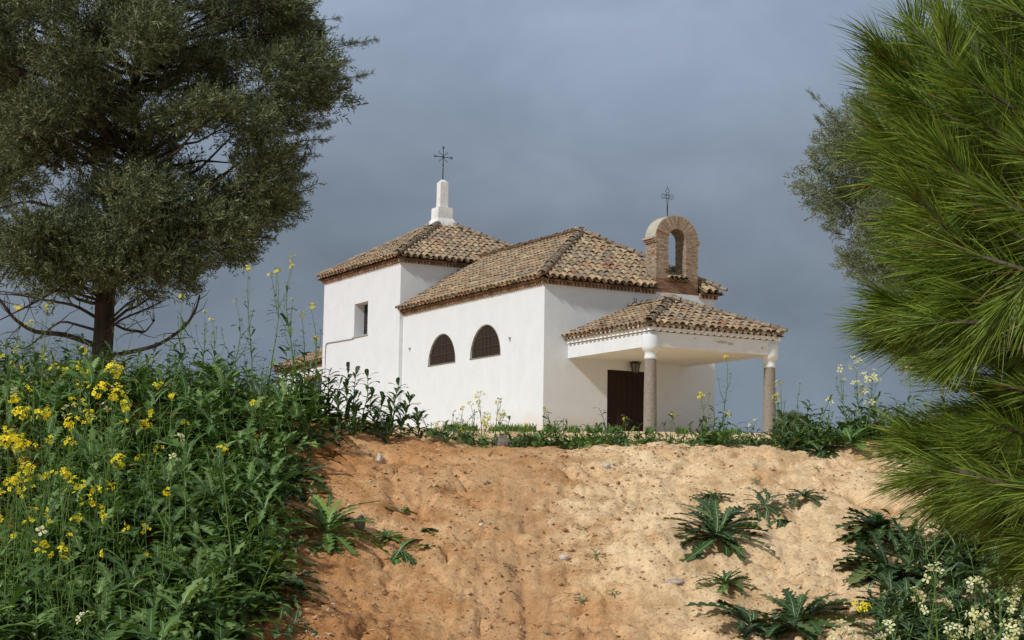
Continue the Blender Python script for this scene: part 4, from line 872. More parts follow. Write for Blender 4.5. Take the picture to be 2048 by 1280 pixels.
def rosette(mb, c, n, L, W, rs, e0=(0.2, 1.1), drop=1.0, lobes=8, depth=0.6, azs=None, slope=True, mi=0, seg=2, sweep=.14):
    c = np.array(c, float)
    g0 = gz(c[0], c[1]); gxs = (gz(c[0]+.1, c[1])-gz(c[0]-.1, c[1]))/.2; gys = (gz(c[0], c[1]+.1)-gz(c[0], c[1]-.1))/.2
    for k in range(n):
        az_ = (azs[k % len(azs)] if azs else k*2.399)+rs.normal(0, .2); t = k/max(1, n-1)
        s_ = math.atan(gxs*math.cos(az_)+gys*math.sin(az_)) if slope else 0
        ee = e0[0]+(e0[1]-e0[0])*t
        leaf(L*(1-0.45*t)*rs.uniform(.8, 1.15), W*(1-0.3*t)*rs.uniform(.85, 1.1), lobes, depth, ee+s_+0.1, s_+ee-drop*rs.uniform(.6, 1.1), az_, c+[0, 0, 0.01], rs, mb=mb, mi=mi, ribw=0.0026, seg=seg, sweep=sweep)
def stemline(a, b, rs, n=8, wob=0.02):
    a = np.array(a, float); b = np.array(b, float); t = np.linspace(0, 1, n)[:, None]; L_ = np.linalg.norm(b-a)
    w_ = rs.normal(0, wob*L_, 3)*np.array([1, 1, 0]); w2 = rs.normal(0, wob*L_, 3)*np.array([1, 1, 0])
    return a+(b-a)*t + w_*np.sin(t*math.pi) + w2*np.sin(t*2*math.pi)
def stem_leaves(mb, pts, rs, n, L, W, t0=0.02, t1=0.8, lobes=6, depth=0.6, up=0.7, mi=0, grow=1.0):
    for k in range(n):
        t = t0+(t1-t0)*(k/max(1, n-1)); i = t*(len(pts)-1); j = int(i); p = pts[j]+(pts[min(j+1, len(pts)-1)]-pts[j])*(i-j)
        s = (1-0.65*t/t1*grow)*rs.uniform(.75, 1.15)
        e = up+rs.normal(0, .25); leaf(L*s, W*s, lobes, depth, e, e-rs.uniform(.5, 1.5), rs.uniform(0, 6.28), p, rs, mb=mb, mi=mi, ribw=0.0018)
def flower(mb, p, r, d, rs, kind):
    d = norm(np.asarray(d, float)); a = norm(np.cross(d, rs.normal(size=3))); b = np.cross(d, a)
    for k in range(4):
        t = k*math.pi/2+rs.normal(0, .12); u = a*math.cos(t)+b*math.sin(t); s = np.cross(d, u); w_ = 0.42 if kind == 'y' else 0.34
        mb.add([p+u*r*.08, p+u*r*.65+s*r*w_+d*r*.22, p+u*r*1.02+s*r*w_*.5+d*r*.2, p+u*r*1.02-s*r*w_*.5+d*r*.2, p+u*r*.65-s*r*w_+d*r*.22], [(0, 1, 2, 3, 4)], 0)
def head(p, R, n, rs, kind, fr=None):
    """one flower head: flowers round a short raceme, with pedicels and green buds on top"""
    mb = MB(); p = np.array(p, float); fr = fr or (0.0105 if kind == 'y' else 0.0190); n = n if kind == 'y' else max(3, int(n*.75))
    for k in range(n):
        v = norm(rs.normal(size=3)+[0, -.15, .35]); q = p+v*R*rs.uniform(.45, 1)*[1, 1, .8]
        mb.tube([p-[0, 0, R*.5], q], 0.0007, 3, 1, cap=False); flower(mb, q, fr*rs.uniform(.8, 1.2), v+[0, -.25, .5], rs, kind)
    for k in range(6):
        v = norm(rs.normal(size=3)+[0, 0, 1.3]); q = p+v*R*.5; mb.tube([q, q+v*0.008], [0.0022, 0.0008], 4, 1, cap=False)
    return mb
def flower_plant(name, label, cat, top, rs, kind='y', heads=1, R=0.03, nf=12, leaves=9, L=0.16, W=0.03, branches=2, dd=0.0, lean=0.04, group=None, fr=None, leafm='leaf', base=None, stemr=0.0042, siliq=True, lobes=6):
    """top = world point of the highest head; stem grows from the ground below it"""
    top = np.array(top, float); b = np.array([top[0]+rs.normal(0, lean), top[1]+dd+rs.normal(0, lean), 0]) if base is None else np.array([base[0], base[1], 0.0])
    b[2] = gz(b[0], b[1])-0.02
    root = empty(name, b); tag(root, label, cat, group)
    ms = MB(); ml = MB(); pts = stemline(b, top-[0, 0, R*.6], rs); hgt = top[2]-b[2]
    ms.tube(pts, np.linspace(stemr, 0.0012, len(pts)), 5, 0, cap=False)
    stem_leaves(ml, pts, rs, leaves, L, W, lobes=lobes, t1=0.85)
    hs_ = [(top, 1.0)]
    for k in range(branches):
        t = rs.uniform(.45, .8); i = t*(len(pts)-1); j = int(i); p = pts[j]+(pts[j+1]-pts[j])*(i-j); a = rs.uniform(0, 6.28); ln = hgt*rs.uniform(.14, .3)
        e = p+np.array([math.cos(a)*ln*.45, math.sin(a)*ln*.45, ln]); bp_ = [p, p+(e-p)*.5+np.array([math.cos(a), math.sin(a), 0])*ln*.12, e]
        ms.tube(bp_, [0.0022, 0.0016, 0.001], 4, 0, cap=False)
        stem_leaves(ml, np.array(bp_), rs, 3, L*.4, W*.4, lobes=3)
        if k < heads-1: hs_.append((e, .75))
        else: 
            for q in range(4): v = norm(rs.normal(size=3)+[0, 0, 1]); ms.tube([e, e+v*0.02], [0.0015, 0.0012], 4, 0, cap=False)
    if siliq:
        for k in range(int(5+hgt*14)):
            t = rs.uniform(.5, .95); i = t*(len(pts)-1); j = int(i); p = pts[j]+(pts[min(j+1, len(pts)-1)]-pts[j])*(i-j); v = norm(rs.normal(size=3)*[1, 1, .2]+[0, 0, .7]); ms.tube([p, p+v*0.025], [0.0008, 0.001], 3, 0, cap=False)
    for mbx, nm, m_ in ((ms, 'stem', [M['stem']]), (ml, 'leaves', [M[leafm], M['rib']])):
        if mbx.n: mbx.V = [v-b for v in mbx.V]; mbx.build(nm, m_, root)
    for (p, k) in hs_:
        mh = head(p, R*k*1.2, max(3, int(nf*k*.85)), rs, kind, fr); mh.V = [v-b for v in mh.V]; mh.build('flower_head', [M['yellow' if kind == 'y' else 'cream'], M['stem']], root)
    return root
RS = np.random.RandomState(77)

# --- undergrowth, one mass on the left bank: lobed leaves on short stems
def undergrowth(name, label, spots, rs, L=(.12, .26), H=(.12, .4), matn='leaf', nl=(9, 15), W=.2):
    mb = MB()
    for (x, y) in spots:
        z = gz(x, y); h = rs.uniform(*H)
        if rs.rand() < 0.45: rosette(mb, (x, y, z), rs.randint(*nl), rs.uniform(*L)*1.15, rs.uniform(*L)*W, rs, e0=(.35, 1.3), drop=1.0, lobes=rs.randint(4, 8), depth=rs.uniform(.5, .75))
        else:
            b = np.array([x, y, z-.01]); e = b+[rs.normal(0, .06), rs.normal(0, .06), h]; pts = stemline(b, e, rs, 6, .04)
            mb.tube(pts, np.linspace(.004, .0015, 6), 4, 2, cap=False); stem_leaves(mb, pts, rs, rs.randint(*nl), rs.uniform(*L), rs.uniform(*L)*W, t1=1.0, lobes=rs.randint(4, 8), depth=rs.uniform(.4, .7), grow=.7)
    return tag(mb.build(name, [M[matn], M['rib'], M['stem']]), label, 'weeds', kind='stuff')
def stalks(name, label, spots, rs, H=(.25, .6)):
    mb = MB()
    for (x, y) in spots:
        z = gz(x, y); h = rs.uniform(*H); b = np.array([x, y, z]); pts = stemline(b, b+[rs.normal(0, .09)*h*2, rs.normal(0, .09)*h*2, h], rs, 7, .04)
        mb.tube(pts, np.linspace(.0032, .0010, 7), 4, 0, cap=False); stem_leaves(mb, pts, rs, rs.randint(3, 8), .07, .010, t0=.15, t1=.95, lobes=3, depth=.4, up=.9, mi=1, grow=.5)
        for k in range(rs.randint(2, 7)):
            i = rs.randint(3, 6); v = norm(rs.normal(size=3)*[1, 1, .3]+[0, 0, 1.0]); e = pts[i]+v*rs.uniform(.03, .10); mb.tube([pts[i], e], [.0015, .0008], 3, 0, cap=False)
            mb.tube([e, e+[0, 0, .006]], [.0022, .0015], 4, 2, cap=False)
    return tag(mb.build(name, [M['stem'], M['leaf_lime'], M['leaf_lime']]), label, 'weeds', kind='stuff')
def spots_px(poly, n, rs, d0, d1):
    """random ground spots whose image column lies in poly's x-range; poly maps px -> near limit"""
    out_ = []
    while len(out_) < n:
        d = rs.uniform(d0, d1); px = rs.uniform(*poly); u, _ = ray(px, 900); out_.append((u*d, d))
    return out_
rs = np.random.RandomState(101)
sp_ = []
edge = [(7.6, 430), (8.2, 520), (8.8, 560), (9.6, 545), (10.4, 590), (11.2, 640)]      # right limit of the mass (photo px) by distance
for _ in range(1150):
    d = rs.uniform(7.2, 12.2); lim = np.interp(d, [e[0] for e in edge], [e[1] for e in edge]); px = rs.uniform(-160, lim); px = px if rs.rand() < .5 else rs.uniform(0, lim)
    u, _ = ray(px, 900)
    if vnoise(np.array([u*d*2.3+30]), np.array([d*2.3]))[0] < -.30: continue
    sp_.append((u*d, d))
undergrowth('leafy_undergrowth', 'dense dark green mass of lobed rocket leaves covering the left bank', sp_, rs, L=(.09, .21), H=(.08, .38), W=.32)
rs = np.random.RandomState(106); mb = MB()
for k in range(290):
    d = rs.uniform(7.2, 11.5); lim = np.interp(d, [e[0] for e in edge], [e[1] for e in edge]); px = rs.uniform(-100, lim); u, _ = ray(px, 900); x = u*d
    rosette(mb, (x, d, gz(x, d)+rs.uniform(0, .22)), rs.randint(5, 9), rs.uniform(.18, .34), rs.uniform(.05, .085), rs, e0=(.3, 1.3), drop=1.1, lobes=rs.randint(4, 7), depth=rs.uniform(.5, .75))
tag(mb.build('broad_leaves', [M['leaf_big'], M['rib']]), 'broad lobed leaves pushing through the dark weeds of the left bank', 'weeds', kind='stuff')
rs = np.random.RandomState(111); mb = MB()
for k in range(34):
    d = rs.uniform(7.4, 11.2); px = np.interp(d, [e[0] for e in edge], [e[1] for e in edge])+rs.uniform(-30, 75); x = ray(px, 900)[0]*d
    rosette(mb, (x, d, gz(x, d)), rs.randint(4, 9), rs.uniform(.12, .30), rs.uniform(.025, .045), rs, e0=(.1, .8), drop=1.0, lobes=rs.randint(5, 8), depth=.7, seg=3, sweep=.3)
tag(mb.build('straggling_leaves', [M['leaf_dark'], M['rib']]), 'straggling leaves spilling from the left thicket onto the clay', 'weeds', kind='stuff')
rs = np.random.RandomState(107)
stalks('thin_stalks', 'thin yellow-green stalks standing up out of the left bank weeds', [(ray(rs.uniform(-60, np.interp(d, [e[0] for e in edge], [e[1] for e in edge])-40), 900)[0]*d, d) for d in rs.uniform(7.4, 12.5, 120)], rs)
rs = np.random.RandomState(102)
sp_ = [(ray(rs.uniform(-250, 600), 900)[0]*d, d) for d in rs.uniform(11.6, 14.5, 420)] + [(ray(rs.uniform(-250, 560), 900)[0]*d, d) for d in rs.uniform(14.5, 21, 160)]
undergrowth('leafy_undergrowth', 'taller weeds massed behind the left bank around the cypress trunk', sp_, rs, L=(.13, .24), H=(.22, .50), W=.24, matn='leaf_dark')
rs = np.random.RandomState(103)
sp_ = []
for _ in range(1300):
    d = rs.uniform(11.7, 14.0); px = rs.uniform(600, 1640)
    if vnoise(np.array([px/38.]), np.array([d*.8]))[0] < rs.uniform(-.18, .28): continue
    sp_.append((ray(px, 880)[0]*d, d))
sp_ = [p for p in sp_ if rs.rand() < .75]
undergrowth('low_weeds', 'strip of low leafy weeds just beyond the crest of the sandy bank', sp_, rs, L=(.07, .16), H=(.03, .17), nl=(7, 12), W=.28, matn='leaf')
rs = np.random.RandomState(104)
sp_ = []
for _ in range(140): d = rs.uniform(11.4, 13.5); px = rs.uniform(1570, 2150); sp_.append((ray(px, 870)[0]*d, d))
for _ in range(330):
    d = rs.uniform(7.0, 9.9); px = rs.uniform(np.interp(d, [7, 7.7, 8.3, 9.9], [1560, 1690, 1740, 1790]), 2150); sp_.append((ray(px, 1000)[0]*d, d))
undergrowth('leafy_undergrowth', 'green lobed weeds crowding the foot of the pine on the right', sp_, rs, L=(.12, .22), H=(.08, .28), matn='leaf_dark', W=.27)
rs = np.random.RandomState(108)
undergrowth('crest_weeds', 'ragged taller weeds on the crest between the far porch column and the pine', [(ray(rs.uniform(1575, 1860), 870)[0]*d, d) for d in rs.uniform(11.5, 12.8, 110)], rs, L=(.09, .17), H=(.10, .34), W=.24)
rs = np.random.RandomState(109)
undergrowth('crest_weeds', 'ragged green tufts rising above the low weeds in front of the chapel', [(ray(px, 870)[0]*12.3, 12.3+q) for px, q in zip(rs.choice([880, 930, 985, 1010, 1060, 1130, 1225, 1340, 1385, 1420, 1440, 1475, 1530, 1560], 110)+rs.normal(0, 16, 110), rs.uniform(-.5, .6, 110))], rs, L=(.07, .15), H=(.08, .30), W=.26, matn='leaf_dark')
rs = np.random.RandomState(110); mb = MB()
for k in range(78):
    px, py = rs.uniform(-20, 320)*rs.uniform(.3, 1), rs.uniform(700, 1120); d = np.interp(py, [700, 850, 1120], [10.5, 8.9, 7.6])+rs.uniform(-.3, .3); p = P(px, py, d); zg = gz(p[0], p[1])
    if p[2] < zg+.06: p[2] = zg+.12
    mb.tube(stemline([p[0]+rs.normal(0, .07), p[1], zg], p, rs, 6, .06), np.linspace(.0018, .0009, 6), 4, 1, cap=False)
    for q in range(rs.randint(2, 7)): flower(mb, p+rs.normal(0, .014, 3), .011, rs.normal(size=3)+[0, -.4, .8], rs, 'y')
tag(mb.build('small_blossoms', [M['yellow'], M['stem']]), 'tiny scattered yellow blossoms on thin stems all over the left bank weeds', 'flowers', kind='stuff')
rs = np.random.RandomState(105)
mb = MB(); rng = rs
for _ in range(900):
    d = rs.uniform(52, 64); px = rs.uniform(860, 1600); x = ray(px, 860)[0]*d
    if vnoise(np.array([px/22.]), np.array([3.3]))[0] < -.02: continue
    tuft(mb, (x, d, gz(x, d)-.02), 5, rs.uniform(.1, .35), .16, .02)
for _ in range(160):
    d = rs.uniform(20, 50); x = ray(rs.uniform(840, 1640), 860)[0]*d; tuft(mb, (x, d, gz(x, d)-.02), 6, rs.uniform(.05, .2), .14, .012)
tag(mb.build('grass', M['leaf']), kind='stuff')

# --- dark silhouetted weeds on the crest in front of the tower
def crest_weed(px, py, pxb, d, label, n=13, L=.13, W=.034, seed=0):
    rs = np.random.RandomState(seed); top = P(px, py, d); u, _ = ray(pxb, 860); b = np.array([u*d, d, gz(u*d, d)-.02])
    root = empty('broadleaf_weed', b); tag(root, label, 'weed'); ms = MB(); ml = MB()
    pts = stemline(b, top, rs, 8, .04); ms.tube(pts, np.linspace(.005, .002, 8), 5, 0, cap=False)
    stem_leaves(ml, pts, rs, n, L, W, t1=.98, lobes=4, depth=.35, up=.9, grow=.55)
    leaf(L*.45, W*.8, 3, .1, 1.3, 1.2, rs.uniform(0, 6), pts[-1], rs, mb=ml)
    for mbx, nm, m_ in ((ms, 'stem', [M['stem']]), (ml, 'leaves', [M['leaf_dark'], M['rib']])): mbx.V = [v-b for v in mbx.V]; mbx.build(nm, m_, root)
for k, (px, py, pb, d, lb) in enumerate([
    (657, 752, 668, 11.6, 'dark leafy weed silhouetted at the left corner of the white tower wall'),
    (697, 740, 688, 11.5, 'tallest dark weed spike in front of the tower wall'),
    (712, 748, 712, 11.7, 'dark broad-leaved weed just right of the tallest spike on the crest'),
    (735, 755, 725, 11.5, 'dark weed leaning right before the tower wall, below the square window'),
    (797, 772, 780, 11.6, 'slender dark weed stalk at the joint of tower and nave walls'),
    (620, 735, 625, 11.8, 'dark bushy weed in front of the low outbuilding'),
    (765, 800, 752, 11.4, 'short dark weed between the two tall clumps on the crest'),
    (820, 805, 805, 11.5, 'dark arching weed at the bottom left of the nave wall'),
    (835, 830, 838, 11.6, 'last small dark weed before the yellow flowers under the lunettes'),
    (680, 770, 676, 11.3, 'dark weed in the front row of the crest, left of the tallest spike'),
    (715, 800, 704, 11.2, 'low dark weed at the foot of the tallest spike'),
    (745, 790, 742, 11.6, 'dark weed with upright leaves midway along the tower wall'),
    (780, 815, 778, 11.3, 'low dark weed before the joint of the tower and nave walls'),
    (638, 780, 640, 11.4, 'dark weed at the very foot of the tower, left corner'),
    (605, 770, 608, 11.5, 'dark weed hiding the low part of the outbuilding'),
    (590, 745, 600, 12.0, 'dark weed at the edge of the left thicket beside the outbuilding')]): crest_weed(px, py, pb, d, lb, seed=200+k, n=28)

# --- individual flowering plants
FY = 'flowering_mustard'; FR = 'flowering_rocket'
def FP(px, py, d, label, kind='y', **k):
    RS2 = np.random.RandomState(int(px*7+py)); flower_plant(FY if kind == 'y' else FR, label, 'mustard plant' if kind == 'y' else 'rocket plant', P(px, py, d), RS2, kind, **k)
# skyline mustards left of the chapel
FP(585, 515, 11.3, 'tallest mustard stalk against the sky, ending in a green-yellow tip left of the tower', R=.03, nf=7, branches=3, heads=2, stemr=.0062, L=.20, leaves=16, W=.036, dd=.1)
FP(555, 542, 11.4, 'mustard stalk with yellow buds just left of the tallest stalk', R=.028, nf=9, branches=3, heads=2, stemr=.0062, L=.19, leaves=16, W=.034)
FP(496, 537, 11.2, 'straight thin mustard stalk with one bright yellow head against the sky', R=.026, nf=9, branches=2, heads=1, stemr=.0062, L=.18, leaves=16, W=.032)
FP(472, 602, 11.2, 'mustard stalk with a greenish bud head, lower left of the straight stalk', R=.022, nf=5, branches=3, heads=1, stemr=.0062, L=.19, leaves=16, W=.034)
FP(623, 615, 11.3, 'arching mustard with a yellow head nearest the top left corner of the tower wall', R=.034, nf=14, branches=2, heads=2, stemr=.0062, L=.19, leaves=15, W=.034, lean=.1)
FP(604, 628, 11.4, 'short mustard head hanging just beside the arching one near the tower', R=.024, nf=9, branches=1, stemr=.0062, L=.18, leaves=16, W=.032)
FP(585, 600, 11.6, 'thin green mustard stalk crossing behind the arching yellow one', R=.02, nf=4, branches=3, stemr=.0062, L=.19, leaves=16, W=.034)
FP(365, 590, 12.5, 'fine mustard stalk by the upturned tip of the dead branch', R=.026, nf=7, branches=3, stemr=.0062, L=.19, leaves=16, W=.034)
FP(410, 625, 12.0, 'thin budding mustard just right of the dead branch tip', R=.02, nf=5, branches=3, stemr=.0062, L=.19, leaves=16, W=.034)
FP(425, 640, 12.0, 'leafy dark mustard stem below the dead branch tip', R=.02, nf=4, branches=2, stemr=.0062, L=.20, leaves=16, W=.036)
FP(95, 610, 10.5, 'mustard head with yellow petals over the bare branches at far left', R=.04, nf=10, branches=2, stemr=.0062, L=.19, leaves=16, W=.034)
FP(38, 616, 10.4, 'yellow mustard head at the left edge under the drooping dead branch', R=.03, nf=9, branches=2, stemr=.0062, L=.19, leaves=16, W=.034)
FP(62, 648, 10.2, 'small yellow mustard head below the drooping dead branch', R=.028, nf=9, branches=2, stemr=.0062, L=.19, leaves=16, W=.034)
FP(20, 690, 10.0, 'cream rocket flowers at the left edge of the photo', 'c', R=.04, nf=8, branches=3, heads=2)
FP(168, 700, 9.6, 'single yellow mustard head in front of the cypress trunk', R=.022, nf=6, branches=1, stemr=.0062, L=.19, leaves=16, W=.034)
# bright group on the left bank
FP(228, 740, 8.9, 'uppermost head of the big bright yellow mustard group on the left bank', R=.050, nf=26, branches=1, L=.14, fr=.0135)
FP(200, 782, 8.8, 'wide yellow mustard head at the left of the bright group', R=.052, nf=26, branches=2, heads=2, L=.14, fr=.0135)
FP(234, 790, 8.9, 'yellow mustard head at the centre of the bright group, under the uppermost one', R=.048, nf=24, branches=1, L=.14, fr=.0135)
FP(252, 806, 8.8, 'yellow mustard head at the right of the bright group', R=.03, nf=12, branches=1, L=.14)
FP(45, 826, 8.5, 'broad yellow mustard head above the left edge flowers', R=.042, nf=20, branches=2, heads=2, L=.14, fr=.0135)
FP(80, 830, 8.6, 'yellow mustard head between the left edge pair and the middle one', R=.04, nf=18, branches=1, L=.14, fr=.0135)
FP(145, 842, 8.4, 'yellow mustard beside cream rocket flowers below the bright group', R=.038, nf=16, branches=1, L=.14, fr=.0135)
FP(182, 828, 8.7, 'small yellow mustard head tucked right of the cream rocket flowers', R=.030, nf=12, branches=1, L=.12)
FP(138, 820, 8.8, 'cream rocket flowers standing among the yellow heads on the left bank', 'c', R=.045, nf=8, branches=2, heads=2)
FP(215, 812, 8.9, 'cream rocket flower just beneath the big yellow group', 'c', R=.03, nf=5, branches=1)
FP(15, 880, 8.0, 'big yellow mustard head at the left edge, halfway up the bank', R=.046, nf=22, branches=1, L=.14, fr=.0135)
FP(42, 892, 8.1, 'yellow mustard head touching the one at the left edge', R=.036, nf=16, branches=1, L=.14, fr=.0135)
FP(60, 935, 7.9, 'yellow mustard head low at the far left, above the bare soil patch', R=.036, nf=14, branches=2, heads=2, L=.13)
FP(128, 945, 7.9, 'yellow mustard head right of the bare soil patch', R=.036, nf=14, branches=2, heads=2, L=.13)
FP(30, 975, 7.7, 'small scattered yellow mustard at the left edge near the soil patch', R=.034, nf=10, branches=2, heads=2, L=.12)
FP(140, 885, 8.2, 'small yellow mustard spray beneath the cream rocket flowers', R=.028, nf=10, branches=1, L=.12)
FP(100, 880, 8.3, 'yellow mustard bud head left of the small spray', R=.022, nf=6, branches=1, L=.12)
FP(290, 848, 9.0, 'yellow mustard head alone above the dark leaves in mid bank', R=.034, nf=12, branches=2, heads=2, L=.14)
FP(318, 770, 9.6, 'thin mustard with a yellow head behind the mid bank leaves', R=.026, nf=9, branches=1, L=.14)
FP(345, 792, 9.4, 'mustard with a small yellow head, second in the thin pair behind mid bank', R=.026, nf=9, branches=1, L=.14)
FP(508, 808, 10.2, 'yellow mustard head closest to the orange crest of the bank', R=.028, nf=12, branches=1, L=.16)
FP(370, 848, 9.0, 'small yellow tip beside the cream four-petalled flowers', R=.016, nf=5, branches=1, L=.14)
FP(358, 875, 8.7, 'cream four-petalled rocket flower, upper one of the pair in mid bank', 'c', R=.016, nf=3, branches=1, fr=.020)
FP(346, 914, 8.6, 'cream four-petalled rocket flower, lower one of the pair in mid bank', 'c', R=.014, nf=2, branches=0, fr=.022)
FP(446, 900, 8.4, 'sturdy mustard with a flat yellow head on a thick stem beside the sandy slope', R=.030, nf=14, branches=1, L=.22, W=.04, leaves=12, stemr=.006, fr=.009)
FP(335, 982, 8.1, 'small yellow mustard head deep in the dark leaves', R=.020, nf=7, branches=1, L=.16)
FP(138, 1074, 7.6, 'tiny yellow mustard pair low on the left bank', R=.016, nf=4, branches=0, L=.14)
FP(82, 1062, 7.5, 'pale cream petal low among the leaves at left', 'c', R=.010, nf=2, branches=0, fr=.02)
FP(213, 1105, 7.6, 'small budding mustard above the big leaf at lower left', R=.02, nf=4, branches=2, L=.12)
FP(178, 1238, 7.3, 'pale yellow rocket flowers at the bottom edge, left', 'c', R=.045, nf=9, branches=2, heads=2, fr=.018)
# middle strip in front of the nave
FP(958, 790, 12.4, 'pale yellow mustard, highest of the clump under the lunettes', R=.035, nf=10, branches=2, heads=2, L=.08, W=.02)
FP(996, 802, 12.4, 'pale yellow mustard right of the highest one under the lunettes', R=.028, nf=9, branches=1, L=.08, W=.02)
FP(942, 808, 12.5, 'greenish mustard head just left of the highest one under the lunettes', R=.024, nf=6, branches=2, L=.08, W=.02)
FP(925, 818, 12.3, 'thin pale mustard at the left of the clump under the lunettes', R=.022, nf=6, branches=2, L=.08, W=.02)
FP(1002, 826, 12.2, 'low leafy yellow mustard at the right of the clump under the lunettes', R=.035, nf=9, branches=3, heads=3, L=.09, W=.022, leafm='leaf_lime')
FP(976, 832, 12.2, 'low bushy yellow mustard in the centre of the clump before the nave', R=.04, nf=10, branches=3, heads=3, L=.09, W=.022, leafm='leaf_lime')
FP(915, 848, 12.2, 'low lime green mustard at the foot of the nave wall', R=.03, nf=8, branches=3, heads=2, L=.09, W=.022, leafm='leaf_lime')
FP(870, 850, 12.2, 'low lime green mustard next to the last dark weed', R=.025, nf=6, branches=3, heads=2, L=.09, W=.022, leafm='leaf_lime')
FP(1052, 852, 12.2, 'lone leafy mustard left of the chapel corner', R=.02, nf=5, branches=1, L=.10, W=.03, leaves=12)
FP(1089, 819, 12.3, 'single thin mustard stalk at the corner of the chapel', R=.02, nf=7, branches=0, leaves=4, L=.05)
FP(1250, 836, 13.0, 'tiny yellow mustard in front of the dark door', R=.014, nf=5, branches=0, leaves=4, L=.05)
FP(1346, 831, 12.6, 'tiny yellow mustard right of the near column', R=.014, nf=5, branches=0, leaves=4, L=.05)
FP(1402, 792, 12.0, 'bright yellow mustard left of the tall lone stalk by the porch', R=.034, nf=12, branches=1, leaves=7, L=.09, W=.022)
FP(1453, 714, 12.0, 'tall lone mustard stalk in front of the open porch', R=.016, nf=6, branches=2, leaves=8, L=.12, W=.012, lobes=2)
FP(1456, 829, 12.0, 'low yellow mustard at the foot of the tall lone stalk', R=.028, nf=9, branches=1, leaves=7, L=.08)
FP(1553, 792, 11.9, 'yellow mustard with a pale stem beside the far column', R=.028, nf=9, branches=2, heads=1, leaves=7, L=.10)
FP(1562, 768, 11.9, 'cream rocket flowers just right of the far column', 'c', R=.034, nf=7, branches=2, heads=2)
FP(1600, 770, 11.8, 'leafy green spike rising right of the cream rocket by the far column', R=.015, nf=2, branches=1, leaves=12, L=.09, W=.025)
FP(1510, 842, 12.0, 'low cream rocket between the tall stalk and the far column', 'c', R=.025, nf=5, branches=2, heads=2, fr=.012)
# right clump on the crest
FP(1712, 725, 11.6, 'tallest cream rocket clump against the sky left of the pine', 'c', R=.06, nf=14, branches=4, heads=4, L=.14)
FP(1745, 752, 11.5, 'cream rocket flowers right under the pine branch on the crest', 'c', R=.055, nf=12, branches=3, heads=3, L=.14)
FP(1682, 738, 11.7, 'cream rocket at the left side of the crest clump', 'c', R=.035, nf=7, branches=3, heads=2, L=.14)
FP(1661, 800, 11.5, 'small cream rocket with a bare stalk left of the crest clump', 'c', R=.022, nf=4, branches=1, L=.12)
FP(1820, 738, 11.2, 'yellow mustard seen through the pine gap, left one', R=.035, nf=12, branches=1, L=.14)
FP(1935, 722, 11.0, 'yellow mustard seen through the pine gap, right one', R=.05, nf=16, branches=2, heads=2, L=.14)
# bottom right
FP(1858, 1008, 7.8, 'bright yellow mustard just below the lower pine needles', R=.036, nf=18, branches=2, heads=1, L=.15, fr=.010)
FP(1722, 1214, 7.2, 'bright yellow mustard at the bottom edge, right of the sandy slope', R=.034, nf=18, branches=1, L=.12, fr=.010)
for (x, y, lb) in ((1870, 1150, 'cream rocket flowers, upper left of the dense pale clump at lower right'), (1950, 1170, 'large white rocket flowers in the dense pale clump at lower right'), (1870, 1215, 'cream rocket flowers at the left of the dense pale clump, near the bottom'),
                   (1960, 1225, 'cream rocket flowers in the middle of the dense pale clump, near the bottom'), (2020, 1215, 'cream rocket flowers at the right edge of the dense pale clump'), (1910, 1262, 'cream rocket flowers lowest in the dense pale clump'),
                   (1680, 1268, 'white rocket flowers at the bottom edge left of the yellow mustard'), (1780, 1262, 'cream rocket flowers at the bottom edge right of the yellow mustard'), (2000, 1000, 'cream rocket flowers half hidden under the pine at the right edge'), (2025, 1262, 'cream rocket flowers in the bottom right corner')):
    FP(x, y, 7.3 if y > 1050 else 7.8, lb, 'c', R=.060, nf=14, branches=3, heads=3, L=.12, fr=.019)

# --- rosettes on the bare slope
def ros(px, py, label, n=13, L=.17, W=.035, seed=1, e0=(.15, .9), matn='leaf_dark', lobes=8, azs=None, drop=.9, name='thistle_rosette', cat='rosette plant', depth=.6):
    rs = np.random.RandomState(seed); c = gpx(px, py); root = empty(name, c); tag(root, label, cat); mb = MB()
    if L > .1: n = int(n*1.8); W *= 1.35; L *= 1.06
    rosette(mb, c, n, L, W, rs, e0=(e0[0]*.7, e0[1]*.85), lobes=max(3, int(lobes*.8)), depth=.72, azs=azs, drop=drop*1.15, seg=3 if L > .1 else 2, sweep=.26); mb.V = [v-c for v in mb.V]; mb.build('leaves', [M[matn], M['rib']], root)
    return root
ros(1432, 1078, 'largest toothed rosette on the pale sand at right', 24, .36, .055, 1, (.2, 1.2), lobes=10)
ros(1418, 1000, 'small rosette right above the largest one', 13, .16, .028, 2, (.1, .9))
ros(1530, 1022, 'small rosette between the largest and the upper right one', 13, .19, .026, 3, (.1, 1.0))
ros(1555, 1050, 'limp toothed leaves hanging just below the middle small rosette', 6, .17, .030, 4, (.0, .4), azs=[-1.2, -.6, -1.8, -.2])
ros(1608, 1000, 'small rosette highest on the right of the sandy slope', 14, .17, .028, 5, (.1, .9))
ros(1452, 1175, 'upright bright rosette below the largest one', 14, .18, .034, 6, (.2, 1.3), matn='leaf')
ros(1590, 1262, 'wide toothed thistle at the bottom edge of the slope', 24, .38, .06, 7, (.2, 1.2), lobes=10)
ros(1500, 1262, 'thistle leaves spreading left along the bottom edge', 14, .32, .045, 8, (.1, .7), lobes=9)
ros(1765, 1070, 'green toothed thistle with leaves reaching out from under the pine', 24, .32, .060, 9, (.1, 1.2), lobes=9, azs=[3.1, 2.6, 3.6, 2.2, 4.2, 1.5, 4.8])
ros(1775, 1145, 'second green toothed thistle below, at the edge of the right weeds', 22, .32, .060, 10, (.1, 1.1), lobes=9, azs=[3.1, 2.6, 3.6, 2.2, 4.2, 4.8])
ros(1770, 1225, 'thistle leaves above the yellow mustard at lower right', 14, .20, .05, 11, (.2, 1.2), lobes=8)
